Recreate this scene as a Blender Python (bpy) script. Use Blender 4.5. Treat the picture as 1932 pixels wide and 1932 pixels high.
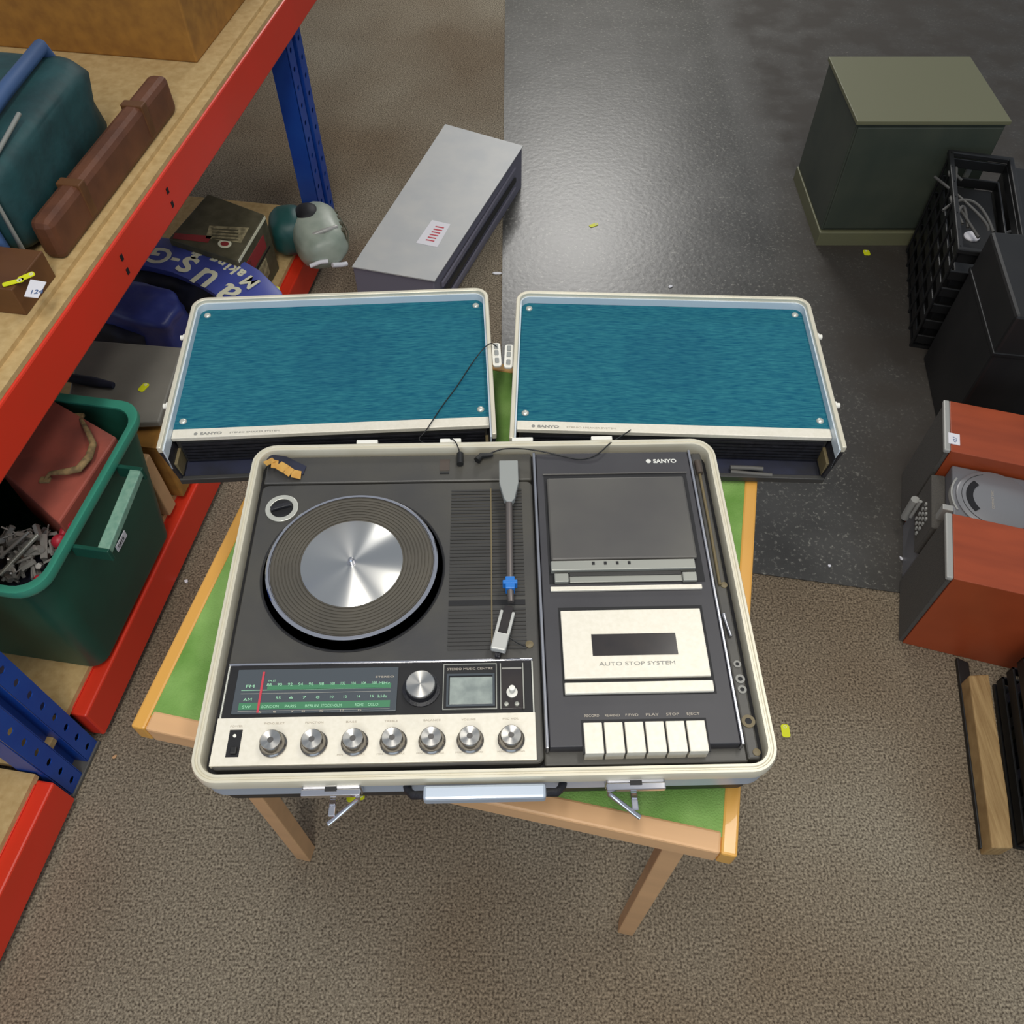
import bpy, bmesh, math, random
from mathutils import Vector, Matrix, noise
random.seed(7)
for o in list(bpy.data.objects): bpy.data.objects.remove(o)
SC = bpy.context.scene
COL = SC.collection
R = math.radians
# ------------------------------------------------------------------ camera, world, lights, exposure
H = 1.68; TH = R(54); F = 1600.0            # camera height, pitch below horizontal, focal length for a 1932 px frame
cam = bpy.data.objects.new('camera', bpy.data.cameras.new('camera')); COL.objects.link(cam)
cam.location = (0, 0, H); cam.rotation_euler = (R(90) - TH, 0, 0)
cam.data.sensor_width = 36; cam.data.lens = 36 * F / 1932; cam.data.clip_start = .02
SC.camera = cam
w = bpy.data.worlds.new('world'); SC.world = w; w.use_nodes = True
w.node_tree.nodes['Background'].inputs[0].default_value = (.80, .88, 1, 1)
w.node_tree.nodes['Background'].inputs[1].default_value = .33
def area(name, loc, rot, sx, sy, power, col):
    l = bpy.data.lights.new(name, 'AREA'); l.shape = 'RECTANGLE'; l.size = sx; l.size_y = sy; l.energy = power; l.color = col
    o = bpy.data.objects.new(name, l); COL.objects.link(o); o.location = loc; o.rotation_euler = rot
    return o
area('ceiling_lamp', (-.2, -.5, 2.9), (0, 0, 0), .3, 2.2, 38, (1, .96, .89))
area('ceiling_lamp', (.8, .9, 2.9), (0, 0, 0), .3, 1.2, 14, (1, .96, .88))
area('ceiling_lamp', (.55, 6.6, 3.3), (R(-8), 0, 0), 1.3, 1.2, 120, (1, .98, .94))
area('window_daylight', (0, -2.8, 1.7), (R(90), 0, 0), 3.2, 1.6, 24, (.60, .77, 1))
vs = SC.view_settings; vs.view_transform = 'Standard'; vs.look = 'None'; vs.gamma = 1; vs.exposure = .12
vs.use_curve_mapping = False
# ------------------------------------------------------------------ materials
def lin(h):
    h = h.lstrip('#'); c = [int(h[i:i+2], 16) / 255 for i in (0, 2, 4)]
    return tuple(x / 12.92 if x <= .04045 else ((x + .055) / 1.055) ** 2.4 for x in c) + (1,)
MATS = {}
def M(name, col, rough=.5, metal=0, col2=None, scale=40, lo=.35, hi=.65, bump=0, bscale=None, spec=.5, stretch=None, coat=0, detail=4):
    m = bpy.data.materials.new(name); m.use_nodes = True; nt = m.node_tree; b = nt.nodes['Principled BSDF']
    b.inputs['Base Color'].default_value = lin(col); b.inputs['Roughness'].default_value = rough
    b.inputs['Metallic'].default_value = metal; b.inputs['Specular IOR Level'].default_value = spec
    b.inputs['Coat Weight'].default_value = coat
    if col2 or bump:
        tc = nt.nodes.new('ShaderNodeTexCoord'); mp = nt.nodes.new('ShaderNodeMapping')
        nt.links.new(tc.outputs['Object'], mp.inputs[0])
        if stretch: mp.inputs['Scale'].default_value = stretch
        n = nt.nodes.new('ShaderNodeTexNoise'); n.inputs['Scale'].default_value = scale; n.inputs['Detail'].default_value = detail
        nt.links.new(mp.outputs[0], n.inputs['Vector'])
    if col2:
        r = nt.nodes.new('ShaderNodeValToRGB'); e = r.color_ramp.elements
        e[0].position = lo; e[0].color = lin(col); e[1].position = hi; e[1].color = lin(col2)
        nt.links.new(n.outputs['Fac'], r.inputs[0]); nt.links.new(r.outputs[0], b.inputs['Base Color'])
    if bump:
        n2 = nt.nodes.new('ShaderNodeTexNoise'); n2.inputs['Scale'].default_value = bscale or scale; n2.inputs['Detail'].default_value = 2
        nt.links.new(mp.outputs[0], n2.inputs['Vector'])
        bp = nt.nodes.new('ShaderNodeBump'); bp.inputs['Strength'].default_value = bump; bp.inputs['Distance'].default_value = .002
        nt.links.new(n2.outputs['Fac'], bp.inputs['Height']); nt.links.new(bp.outputs[0], b.inputs['Normal'])
    MATS[name] = m
    return m
def carpet():
    m = M('carpet', '#534b41', .95, 0, '#aca28f', 230, .34, .70, .6, 300, .15, detail=7)
    nt = m.node_tree; b = nt.nodes['Principled BSDF']; src = b.inputs['Base Color'].links[0].from_socket
    tc = nt.nodes.new('ShaderNodeTexCoord'); n = nt.nodes.new('ShaderNodeTexNoise'); n.inputs['Scale'].default_value = 1.6
    nt.links.new(tc.outputs['Object'], n.inputs['Vector'])
    r = nt.nodes.new('ShaderNodeValToRGB'); e = r.color_ramp.elements
    e[0].position = .35; e[0].color = (.74, .65, .57, 1); e[1].position = .62; e[1].color = (1, .98, .94, 1)
    nt.links.new(n.outputs['Fac'], r.inputs[0])
    x = nt.nodes.new('ShaderNodeMix'); x.data_type = 'RGBA'; x.blend_type = 'MULTIPLY'; x.inputs[0].default_value = 1
    nt.links.new(src, x.inputs[6]); nt.links.new(r.outputs[0], x.inputs[7]); nt.links.new(x.outputs[2], b.inputs['Base Color'])
    return m
def vinyl():
    m = M('vinyl', '#35332f', .30, 0, '#4c4a46', 5, .3, .7, .25, 60, .5, detail=8)
    nt = m.node_tree; b = nt.nodes['Principled BSDF']; src = b.inputs['Base Color'].links[0].from_socket
    tc = nt.nodes.new('ShaderNodeTexCoord')
    # worn pale specks and scuffs
    n = nt.nodes.new('ShaderNodeTexNoise'); n.inputs['Scale'].default_value = 105; n.inputs['Detail'].default_value = 5; n.inputs['Roughness'].default_value = .7
    nt.links.new(tc.outputs['Object'], n.inputs['Vector'])
    r = nt.nodes.new('ShaderNodeValToRGB'); e = r.color_ramp.elements
    e[0].position = .56; e[0].color = (0, 0, 0, 1); e[1].position = .72; e[1].color = (1, 1, 1, 1)
    nt.links.new(n.outputs['Fac'], r.inputs[0])
    x = nt.nodes.new('ShaderNodeMix'); x.data_type = 'RGBA'
    nt.links.new(r.outputs[0], x.inputs[0]); nt.links.new(src, x.inputs[6]); x.inputs[7].default_value = lin('#8d8a80')
    # brown trodden dirt on the right hand side of the sheet
    sp = nt.nodes.new('ShaderNodeSeparateXYZ'); nt.links.new(tc.outputs['Object'], sp.inputs[0])
    n3 = nt.nodes.new('ShaderNodeTexNoise'); n3.inputs['Scale'].default_value = 7; n3.inputs['Detail'].default_value = 8
    nt.links.new(tc.outputs['Object'], n3.inputs['Vector'])
    mr = nt.nodes.new('ShaderNodeMapRange'); mr.inputs[1].default_value = .80; mr.inputs[2].default_value = .98
    nt.links.new(sp.outputs[0], mr.inputs[0])
    mu = nt.nodes.new('ShaderNodeMath'); mu.operation = 'MULTIPLY'; nt.links.new(mr.outputs[0], mu.inputs[0]); nt.links.new(n3.outputs['Fac'], mu.inputs[1])
    mu2 = nt.nodes.new('ShaderNodeMath'); mu2.operation = 'MULTIPLY'; mu2.inputs[1].default_value = 1.7; mu2.use_clamp = True; nt.links.new(mu.outputs[0], mu2.inputs[0])
    y = nt.nodes.new('ShaderNodeMix'); y.data_type = 'RGBA'; y.inputs[7].default_value = lin('#37312a')
    nt.links.new(mu2.outputs[0], y.inputs[0]); nt.links.new(x.outputs[2], y.inputs[6]); nt.links.new(y.outputs[2], b.inputs['Base Color'])
    ra = nt.nodes.new('ShaderNodeMapRange'); ra.inputs[3].default_value = .34; ra.inputs[4].default_value = .75
    nt.links.new(mu2.outputs[0], ra.inputs[0]); nt.links.new(ra.outputs[0], b.inputs['Roughness'])
    return m
def radial(name, col, rough, an=.85):
    m = M(name, col, rough, 1); nt = m.node_tree; b = nt.nodes['Principled BSDF']
    t = nt.nodes.new('ShaderNodeTangent'); t.direction_type = 'RADIAL'; t.axis = 'Z'; b.inputs['Anisotropic Rotation'].default_value = .25
    b.inputs['Anisotropic'].default_value = an; nt.links.new(t.outputs[0], b.inputs['Tangent'])
    return m
def cloth(name):
    m = M(name, '#0b5270', .9, 0, '#36818c', 60, .25, .75, .6, 300, .1, (1, 9, 1), detail=6)
    nt = m.node_tree; b = nt.nodes['Principled BSDF']; src = b.inputs['Base Color'].links[0].from_socket
    # the round speaker cone shows faintly through the weave; broad fading
    tc = nt.nodes.new('ShaderNodeTexCoord'); g = nt.nodes.new('ShaderNodeVectorMath'); g.operation = 'LENGTH'; mp = nt.nodes.new('ShaderNodeMapping')
    mp.inputs['Location'].default_value = (-.01, -.03, -.06); nt.links.new(tc.outputs['Object'], mp.inputs[0]); nt.links.new(mp.outputs[0], g.inputs[0])
    mr = nt.nodes.new('ShaderNodeMapRange'); mr.inputs[1].default_value = .062; mr.inputs[2].default_value = .078; mr.inputs[3].default_value = .16; mr.inputs[4].default_value = 0
    nt.links.new(g.outputs['Value'], mr.inputs[0])
    x = nt.nodes.new('ShaderNodeMix'); x.data_type = 'RGBA'; x.inputs[7].default_value = lin('#0a3f66')
    nt.links.new(mr.outputs[0], x.inputs[0]); nt.links.new(src, x.inputs[6]); nt.links.new(x.outputs[2], b.inputs['Base Color'])
    return m
carpet(); vinyl(); radial('brushed_disc', '#d9d8d4', .30); radial('brushed_knob', '#d6d3cc', .28)
cloth('teal_cloth')
M('cream_rim', '#d9d3bf', .38, .25, '#d2cbb5', 30, .3, .7)
M('pale_steel', '#b4bfcc', .35, .35)
M('liner', '#d2dce4', .34, .15)
M('black_vinyl', '#16161a', .5, 0, '#202026', 120, bump=.3, bscale=400)
M('deck_black', '#39393b', .42, 0, '#514e45', 7, .3, .8, .05, 300, .5, detail=6)
M('gap_black', '#0b0b0f', .6)
M('module_black', '#353438', .45, 0, '#3d3c3f', 12, .3, .7)
M('lid_black', '#4b4948', .38, 0, '#5a5853', 7, .3, .7, detail=6)
M('rib_black', '#333230', .5)
M('rubber_mat', '#46423a', .6, 0, '#514c42', 14)
M('brass_line', '#6c6044', .5)
M('silver_panel', '#e0dac9', .42, .15, '#e8e2d3', 200, .3, .7)
M('silver_bar', '#cfcfc4', .35, .5)
M('grey_silver', '#9b9c94', .4, .4)
M('chrome', '#e8e6ea', .12, 1)
M('dull_chrome', '#c6c6ca', .28, 1)
M('arm_grey', '#8e918e', .5, 0)
M('arm_tube', '#77706c', .35, .6)
M('head_silver', '#b9b9b4', .4, .2)
M('blue_clip', '#1d6fc0', .45)
M('white_knob', '#e6e4da', .45)
M('dial_glass', '#4a5055', .22, 0, None, spec=.6)
M('dial_green', '#3e7a56', .5)
M('print_green', '#9ad0ab', .6)
M('print_grey', '#8d8c86', .6)
M('print_faint', '#b3aa9c', .6)
M('print_white', '#d9d9d2', .6)
M('print_cream', '#dedcc0', .6)
M('print_red', '#c03a48', .6)
M('meter_face', '#7d8683', .3, 0, '#9aa39d', 60)
M('window_dark', '#2c2a2c', .18, 0, '#3a3533', 20)
M('masking_tape', '#c79a4c', .7, 0, '#b98537', 60)
M('wall_paint', '#b9b5aa', .8, 0, '#aeaaa0', 2)
M('baize', '#648c42', .95, 0, '#84a85e', 18, .3, .7, .6, 500, .1, detail=10)
M('honey_wood', '#cf9640', .32, 0, '#dba652', 20, .3, .7, stretch=(1, .05, 1), coat=.3)
M('pale_wood', '#d6a878', .5, 0, '#c79c70', 20, .3, .7, stretch=(.05, 1, 1))
M('rack_red', '#e0361f', .40, 0, '#d8381f', 6)
M('rack_blue', '#143f96', .4, 0, '#1b4aa0', 10)
M('chipboard', '#b99a66', .8, 0, '#cdb07c', 60, .3, .7, .2, 200, .3, detail=8)
M('tub_green', '#175041', .42, 0, '#134538', 8)
M('tub_dark', '#123f35', .5)
M('tub_rim', '#3c9079', .38)
M('tub_handle', '#8fb8a2', .45, 0, '#7aa893', 90)
M('toolbox_red', '#ab5a4c', .5, 0, '#7f4a42', 11, .4, .72, .1, 80, .3, detail=6)
M('rope', '#9a7f55', .8, 0, '#6d5a3c', 90)
M('paper', '#e4e2e6', .7)
M('yellow_tag', '#dde018', .55)
M('cardboard', '#a5742f', .8, 0, '#8f6228', 30)
M('grey_plastic', '#77746c', .5, 0, '#827f76', 10)
M('bag_blue', '#3b4790', .38, 0, '#2b3576', 12, bump=.5, bscale=40)
M('banner_blue', '#4a55a4', .45, 0, '#404c9a', 10)
M('knob_skirt', '#8f8a84', .22, .9)
M('socket_brown', '#4a4038', .6)
M('dark_cloth', '#15161f', .7, 0, '#20243a', 20)
M('box_print_dark', '#43402c', .6, 0, '#55503c', 30)
M('box_print_cream', '#a79c78', .6, 0, '#6d664c', 70)
M('box_red', '#8e2a2c', .6)
M('metal_box_grey', '#b2b4b3', .45, 0, '#bcbcb8', 12)
M('metal_box_side', '#7a7784', .5)
M('plastic_sage', '#8f9a8c', .4, 0, '#a3ab9d', 20)
M('plastic_teal', '#1e4f4c', .45)
M('teal_bag', '#1f4a4c', .6, 0, '#173638', 14, bump=.5, bscale=60)
M('strap_blue', '#3d5a86', .6)
M('leather', '#5a3522', .55, 0, '#6b4028', 20, bump=.4, bscale=80)
M('dark_wood', '#57351b', .5, 0, '#6b4525', 16, stretch=(.2, 1, 1))
M('cherry_wood', '#ab4d29', .36, 0, '#8c3d20', 12, .3, .7, stretch=(.3, 1.6, .3), detail=8)
M('speaker_grille', '#4a4743', .9, 0, '#545049', 300, bump=.4, bscale=600)
M('silver_plastic', '#a9a8a2', .4, .2)
M('cd_grey', '#77777a', .42, .15)
M('cd_lid', '#828284', .35, .15)
M('crate_black', '#161616', .45)
M('case_black', '#141414', .5, 0, '#1d1c1b', 8)
M('grey_strap', '#55534f', .6)
M('plank_wood', '#8f7148', .7, 0, '#b39566', 24, .3, .7, .3, 60, .3, (6, .4, 1), detail=8)
M('cabinet_green', '#454a3e', .5, 0, '#3b4238', 8)
M('cabinet_edge', '#6d6c50', .55)
M('rust', '#7a4a30', .8)
M('cable_black', '#141414', .5)
M('junk_metal', '#b9b7b2', .3, .45)
M('junk_red', '#b02838', .45)
# ------------------------------------------------------------------ mesh helpers
class MB:
    def __init__(s): s.v = []; s.f = []
    def add(s, vs, fs):
        o = len(s.v); s.v += [tuple(v) for v in vs]; s.f += [tuple(i + o for i in f) for f in fs]; return s
    def box(s, x0, x1, y0, y1, z0, z1):
        x0, x1 = min(x0, x1), max(x0, x1); y0, y1 = min(y0, y1), max(y0, y1)
        return s.add([(x0,y0,z0),(x1,y0,z0),(x1,y1,z0),(x0,y1,z0),(x0,y0,z1),(x1,y0,z1),(x1,y1,z1),(x0,y1,z1)],
                     [(3,2,1,0),(4,5,6,7),(0,1,5,4),(1,2,6,5),(2,3,7,6),(3,0,4,7)])
    def loft(s, rings, caps=True):
        n = len(rings[0]); vs = [v for r in rings for v in r]; fs = []
        for k in range(len(rings) - 1):
            for i in range(n):
                j = (i + 1) % n; fs.append((k*n+i, k*n+j, (k+1)*n+j, (k+1)*n+i))
        if caps: fs.append(tuple(reversed(range(n)))); fs.append(tuple((len(rings)-1)*n + i for i in range(n)))
        return s.add(vs, fs)
    def prism(s, poly, z0, z1):
        zz1 = z1 if isinstance(z1, (list, tuple)) else [z1] * len(poly)
        return s.loft([[(p[0], p[1], z0) for p in poly], [(p[0], p[1], z) for p, z in zip(poly, zz1)]])
    def ring(s, outer, inner, z0, z1):                 # frame with a hole
        n = len(outer); vs = [(*p[:2], z0) for p in outer] + [(*p[:2], z1) for p in outer] + [(*p[:2], z0) for p in inner] + [(*p[:2], z1) for p in inner]
        fs = []
        for i in range(n):
            j = (i + 1) % n
            fs += [(i, j, n+j, n+i), (2*n+j, 2*n+i, 3*n+i, 3*n+j), (n+i, n+j, 3*n+j, 3*n+i), (j, i, 2*n+i, 2*n+j)]
        return s.add(vs, fs)
    def lathe(s, prof, n=48, c=(0, 0, 0)):            # prof: (r, z), top first or last; closed at r=0 ends
        rings = [[(c[0] + r*math.cos(2*math.pi*i/n), c[1] + r*math.sin(2*math.pi*i/n), c[2] + z) for i in range(n)] for r, z in prof]
        return s.loft(rings, True)
    def tube(s, pts, r, n=8):
        pts = [Vector(p) for p in pts]; rings = []
        for i, p in enumerate(pts):
            d = (pts[min(i+1, len(pts)-1)] - pts[max(i-1, 0)]).normalized()
            up = Vector((0, 0, 1)) if abs(d.z) < .95 else Vector((1, 0, 0))
            a = d.cross(up).normalized(); b = d.cross(a)
            rr_ = r[i] if isinstance(r, (list, tuple)) else r
            rings.append([p + (a*math.cos(2*math.pi*k/n) - b*math.sin(2*math.pi*k/n)) * rr_ for k in range(n)])
        return s.loft(rings)
    def build(s, name, mat, parent=None, bevel=0, smooth=None, seg=2, loc=None, rot=None, kind=None, label=None):
        me = bpy.data.meshes.new(name); me.from_pydata(s.v, [], s.f)
        bm = bmesh.new(); bm.from_mesh(me); bmesh.ops.recalc_face_normals(bm, faces=bm.faces[:]); bm.to_mesh(me); bm.free()
        me.materials.append(MATS[mat])
        if smooth:
            for p in me.polygons: p.use_smooth = True
            me.set_sharp_from_angle(angle=R(smooth))
        o = bpy.data.objects.new(name, me); COL.objects.link(o)
        if parent: o.parent = parent
        if loc: o.location = loc
        if rot: o.rotation_euler = rot
        if bevel:
            b = o.modifiers.new('bevel', 'BEVEL'); b.width = bevel; b.segments = seg; b.limit_method = 'ANGLE'; b.angle_limit = R(40)
        if kind: o['kind'] = kind
        if label: o['label'] = label
        return o
def BX(*a): return MB().box(*a)
def rr(x0, x1, y0, y1, r, n=8):
    pts = []
    for cx, cy, a0 in ((x1-r, y1-r, 0), (x0+r, y1-r, 90), (x0+r, y0+r, 180), (x1-r, y0+r, 270)):
        for k in range(n + 1):
            a = R(a0 + 90*k/n); pts.append((cx + r*math.cos(a), cy + r*math.sin(a)))
    return pts
def tag(o, label, cat, group=None, kind=None):
    o['label'] = label; o['category'] = cat
    if group: o['group'] = group
    if kind: o['kind'] = kind
    return o
def thing(name, label, cat, loc=(0, 0, 0), rz=0, group=None):
    o = bpy.data.objects.new(name, None); COL.objects.link(o); o.location = loc; o.rotation_euler = (0, 0, rz)
    o.empty_display_size = .05
    return tag(o, label, cat, group)
def text(s, size, mat, parent, loc, rz=0, width=None, name='lettering', ext=.0003, bold=0, spacing=1, rot=None, align='LEFT'):
    c = bpy.data.curves.new(name, 'FONT'); c.body = s; c.size = size; c.extrude = ext; c.offset = bold; c.align_x = align; c.space_character = spacing
    c.resolution_u = 3
    t = bpy.data.objects.new(name, c); COL.objects.link(t)
    bpy.context.view_layer.update()
    me = bpy.data.meshes.new_from_object(t.evaluated_get(bpy.context.evaluated_depsgraph_get()))
    bpy.data.objects.remove(t); bpy.data.curves.remove(c)
    if width:
        xs = [v.co.x for v in me.vertices]; k = width / (max(xs) - min(xs))
        for v in me.vertices: v.co.x *= k
    me.materials.clear(); me.materials.append(MATS[mat])
    o = bpy.data.objects.new(name, me); COL.objects.link(o); o.parent = parent; o.location = loc
    o.rotation_euler = rot if rot else (0, 0, rz)
    return o
def P(px, py, z):                                   # point of the horizontal plane at height z seen at a photograph pixel
    u = px - 966; v = py - 966; D = F*math.sin(TH) + v*math.cos(TH); h = H - z
    return (h*u/D, h*(F*math.cos(TH) - v*math.sin(TH))/D)
def P3(px, py, z): return (*P(px, py, z), z)
def joinpts(*lists): return [p for l in lists for p in l]
# ------------------------------------------------------------------ floor
fl = BX(-4.5, 4.5, -2.5, 8.5, -.05, 0).build('floor', 'carpet'); fl['kind'] = 'structure'
vy = MB().prism([(-.03, 1.20), (.30, 1.115), (.547, 1.046), (.879, .992), (1.6, .91), (4.5, .7), (4.5, 8.5), (-.03, 8.5)], 0.0005, .003).build('vinyl_sheet', 'vinyl', fl)
wb = BX(-4.5, 4.5, 8.5, 8.62, 0, 3.6).build('wall_back', 'wall_paint'); wb['kind'] = 'structure'
# ------------------------------------------------------------------ card table
TZ = .735
ty = -R(12); TT = thing('card_table', 'square folding card table with green baize top and wooden edging, under the music centre', 'table', (-.4448, .3785, 0), ty)
W = .70; Lt = .675
BX(.016, W-.016, .018, Lt-.016, TZ-.012, TZ-.0015).build('baize_top', 'baize', TT)
fr = .018
for nm, b, mt in (('edge_strip', (0, fr, 0, Lt), 'honey_wood'), ('edge_strip', (W-fr, W, 0, Lt), 'honey_wood'),
                  ('edge_strip', (fr, W-fr, Lt-fr, Lt), 'honey_wood'), ('edge_strip', (fr, W-fr, 0, .024), 'pale_wood')):
    BX(b[0], b[1], b[2], b[3], TZ-.034, TZ).build(nm, mt, TT, .003)
for x in (.03, W-.06):
    for y in (.04, Lt-.07):
        BX(x, x+.028, y, y+.028, 0, TZ-.012).build('leg', 'pale_wood', TT, .002)
BX(.02, W-.02, .03, Lt-.03, TZ-.03, TZ-.012).build('panel_underside', 'dark_wood', TT)
# ------------------------------------------------------------------ suitcase music centre
CX, CY, YW = -.0315, .509, R(1.2)
CASE = thing('music_centre', 'open suitcase music centre with turntable, radio dial, seven knobs and cassette deck', 'music centre', (CX, CY, TZ), YW)
def D(x, y, z):            # deck position measured (mm) at height .812, moved to the height it really has
    x /= 1000; y /= 1000; c, s = math.cos(YW), math.sin(YW)
    X = CX + x*c - y*s; Y = CY + x*s + y*c; k = (H - z)/(H - .812); X *= k; Y *= k
    X -= CX; Y -= CY
    return (X*c + Y*s, -X*s + Y*c)
def DB(x0, y0, x1, y1, z0, z1):       # box on the deck from two measured corners at its top height
    a = D(x0, y0, z1); b = D(x1, y1, z1)
    return BX(a[0], b[0], a[1], b[1], z0 - TZ, z1 - TZ)
RZ = .830 - TZ
o_ = rr(-.302, .302, -.224, .224, .030)
def ins(d, x=0): return rr(-.302+d, .302-d, -.224+d, .224-d, max(.030-d, .006))
body = MB().loft([[(*p, .006) for p in ins(.017)], [(*p, .012) for p in ins(.012)], [(*p, .052) for p in ins(.0065)], [(*p, .0715) for p in ins(.005)]])
body.build('case_body', 'black_vinyl', CASE, smooth=40)
MB().ring(ins(.0035), ins(.010), .0500, .0815).build('steel_band', 'pale_steel', CASE, smooth=40)
# rolled rim with a groove along its middle
rim = MB(); prof = [(0, .080), (0, .0915), (.0014, RZ), (.0040, RZ), (.0050, RZ-.0014), (.0064, RZ-.0014), (.0074, RZ), (.0100, RZ), (.0112, .0915), (.0112, .074), (.005, .074)]
rings = [[(*p, z) for p in ins(d)] for d, z in prof]; rings.append(rings[0]); rim.loft(rings, False)
rim.build('rim', 'cream_rim', CASE, smooth=50)
MB().loft([[(*p, .0716) for p in ins(.0112)], [(*p, .0745) for p in ins(.0112)]]).build('well_base', 'gap_black', CASE)
DZ = .822                   # deck plate height
# deck plate of the record player (left part) with the rear strip set slightly apart
a = D(-287, -203, DZ); b = D(61, 170, DZ)
MB().loft([[(x, y, .0745) for x, y in rr(a[0], b[0], a[1], b[1], .008)], [(x, y, DZ-TZ-.001) for x, y in rr(a[0], b[0], a[1], b[1], .008)], [(x, y, DZ-TZ) for x, y in rr(a[0]+.001, b[0]-.001, a[1]+.001, b[1]-.001, .008)]]).build('deck_plate', 'deck_black', CASE)
DB(-287, 172.5, 61, 217, .81, DZ).build('rear_plate', 'deck_black', CASE, .002)
DB(274, -203, 287, 213, .81, DZ).build('side_plate', 'deck_black', CASE, .002)
DB(61, -206, 274, -186, .81, DZ-.004).build('front_plate', 'deck_black', CASE, .002)
for y in (-208, ): DB(-289, y, 288, y-4, .81, DZ-.004).build('front_lip', 'gap_black', CASE, .001)
DB(-59.5, 209, -46.5, 190, DZ, DZ+.0006).build('socket_cover', 'socket_brown', CASE)
DB(-59, 187, -47, 185, DZ, DZ+.001).build('socket_slot', 'gap_black', CASE)
# platter
c = D(-160, 44, DZ+.004); pr = .1015
rec = MB(); rec.lathe([(pr+.0080, 0), (pr+.0080, .0010), (pr+.0062, .0010), (pr+.0052, .0002), (pr+.0052, 0)], 96); rec.build('platter_recess', 'gap_black', CASE, smooth=40, loc=(c[0], c[1]-.002, DZ-TZ))
PT = MB().lathe([(0.002, 0), (pr-.002, 0), (pr-.001, .0065), (pr, .0075), (pr, .0098), (pr-.0012, .0108), (pr-.0040, .0108), (pr-.0046, .0095), (0.002, .0095)], 96).build('platter', 'chrome', CASE, smooth=35, loc=(c[0], c[1], DZ-TZ+.0005))
mat = MB(); prof = [(.0575, .0096)]
rr0 = .0588
while rr0 < pr-.0085:
    prof += [(rr0, .0112), (rr0+.0026, .0112), (rr0+.0030, .0103), (rr0+.0040, .0103)]; rr0 += .0041
prof += [(pr-.0055, .0112), (pr-.005, .0096)]
mat.lathe([(.002, .0096)] + [(.0575, .0100)] + prof[1:], 128).build('rubber_mat', 'rubber_mat', PT, smooth=30)
MB().lathe([(.0005, .0100), (.0596, .0100), (.0601, .0118), (.0596, .0121), (.0005, .0121)], 96).build('label_disc', 'brushed_disc', PT, smooth=35)
MB().lathe([(.0052, .0121), (.0052, .0128), (.0035, .0128), (.0035, .0185), (.0022, .0202), (.0005, .0206)], 32).build('spindle', 'dull_chrome', PT, smooth=35)
# speed selector
c = D(-257.5, 132, DZ)
SS = MB().ring([(.0205*math.cos(t), .0205*math.sin(t)) for t in [k*math.pi/24 for k in range(48)]], [(.0140*math.cos(t), .0140*math.sin(t)) for t in [k*math.pi/24 for k in range(48)]], 0, .002).build('speed_selector', 'silver_bar', CASE, .0006, loc=(*c, DZ-TZ))
MB().lathe([(.0138, 0), (.0138, .0015), (.0125, .003), (.0005, .003)], 36).build('selector_dish', 'gap_black', SS, smooth=40)
BX(-.013, .013, -.0032, .0032, .003, .0075).build('selector_grip', 'black_vinyl', SS, .001, rot=(0, 0, R(18)))
# ribbed strip beside the platter and the arm
a = D(-43, 158, DZ); b = D(50, -72, DZ); rb = MB(); n = 46; gy = D(0, -10, DZ)[1]
for k in range(n):
    y = b[1] + (a[1]-b[1])*(k+.5)/n
    if abs(y-gy) < .006: continue
    x1 = b[0] - .003
    rb.box(a[0], x1, y-.0014, y+.0014, DZ-TZ-.001, DZ-TZ+.0011)
rb.build('rib', 'rib_black', CASE, kind='stuff')
BX(a[0], b[0]-.003, gy-.0035, gy+.0035, DZ-TZ-.001, DZ-TZ+.0006).build('arm_slot', 'gap_black', CASE)
x = D(7.5, 0, DZ)[0]; BX(x-.0008, x+.0008, b[1], a[1], DZ-TZ, DZ-TZ+.0016).build('rib_divider', 'brass_line', CASE)
# tonearm
AZ = DZ - TZ
AR = thing('tonearm', '', '')  # turned into a plain child empty below
for k in ('label', 'category'): del AR[k]
AR.parent = CASE
hx, hy = D(30.5, 206, .85); bx_, by_ = D(30, 158, .85); tx, ty2 = D(29.5, 2, .842)
blk = MB(); ztop = .850 - TZ
pts = [(hx-.0115, hy), (hx-.0115, hy-.035), (hx-.0062, by_-.014), (hx-.003, by_-.019), (hx+.004, by_-.019), (hx+.0072, by_-.014), (hx+.0125, hy-.035), (hx+.0125, hy)]
blk.prism(pts, ztop-.010, ztop); blk.build('arm_housing', 'arm_grey', AR, .0012)
BX(hx-.008, hx+.009, hy-.034, hy-.004, AZ, ztop-.010).build('arm_pivot', 'black_vinyl', AR, .001)
MB().tube([(hx, by_-.012, ztop-.005), (tx, ty2+.01, .842-TZ), (tx+.0005, ty2-.010, .840-TZ)], [.0042, .0042, .0035], 16).build('arm_tube', 'arm_tube', AR, smooth=60)
cl = BX(tx-.0085, tx+.0085, ty2+.010, ty2+.015, .836-TZ, .848-TZ); cl.box(tx-.0055, tx+.0055, ty2+.004, ty2+.020, .834-TZ, .8475-TZ)
cl.build('arm_clip', 'blue_clip', AR, .001)
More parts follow.
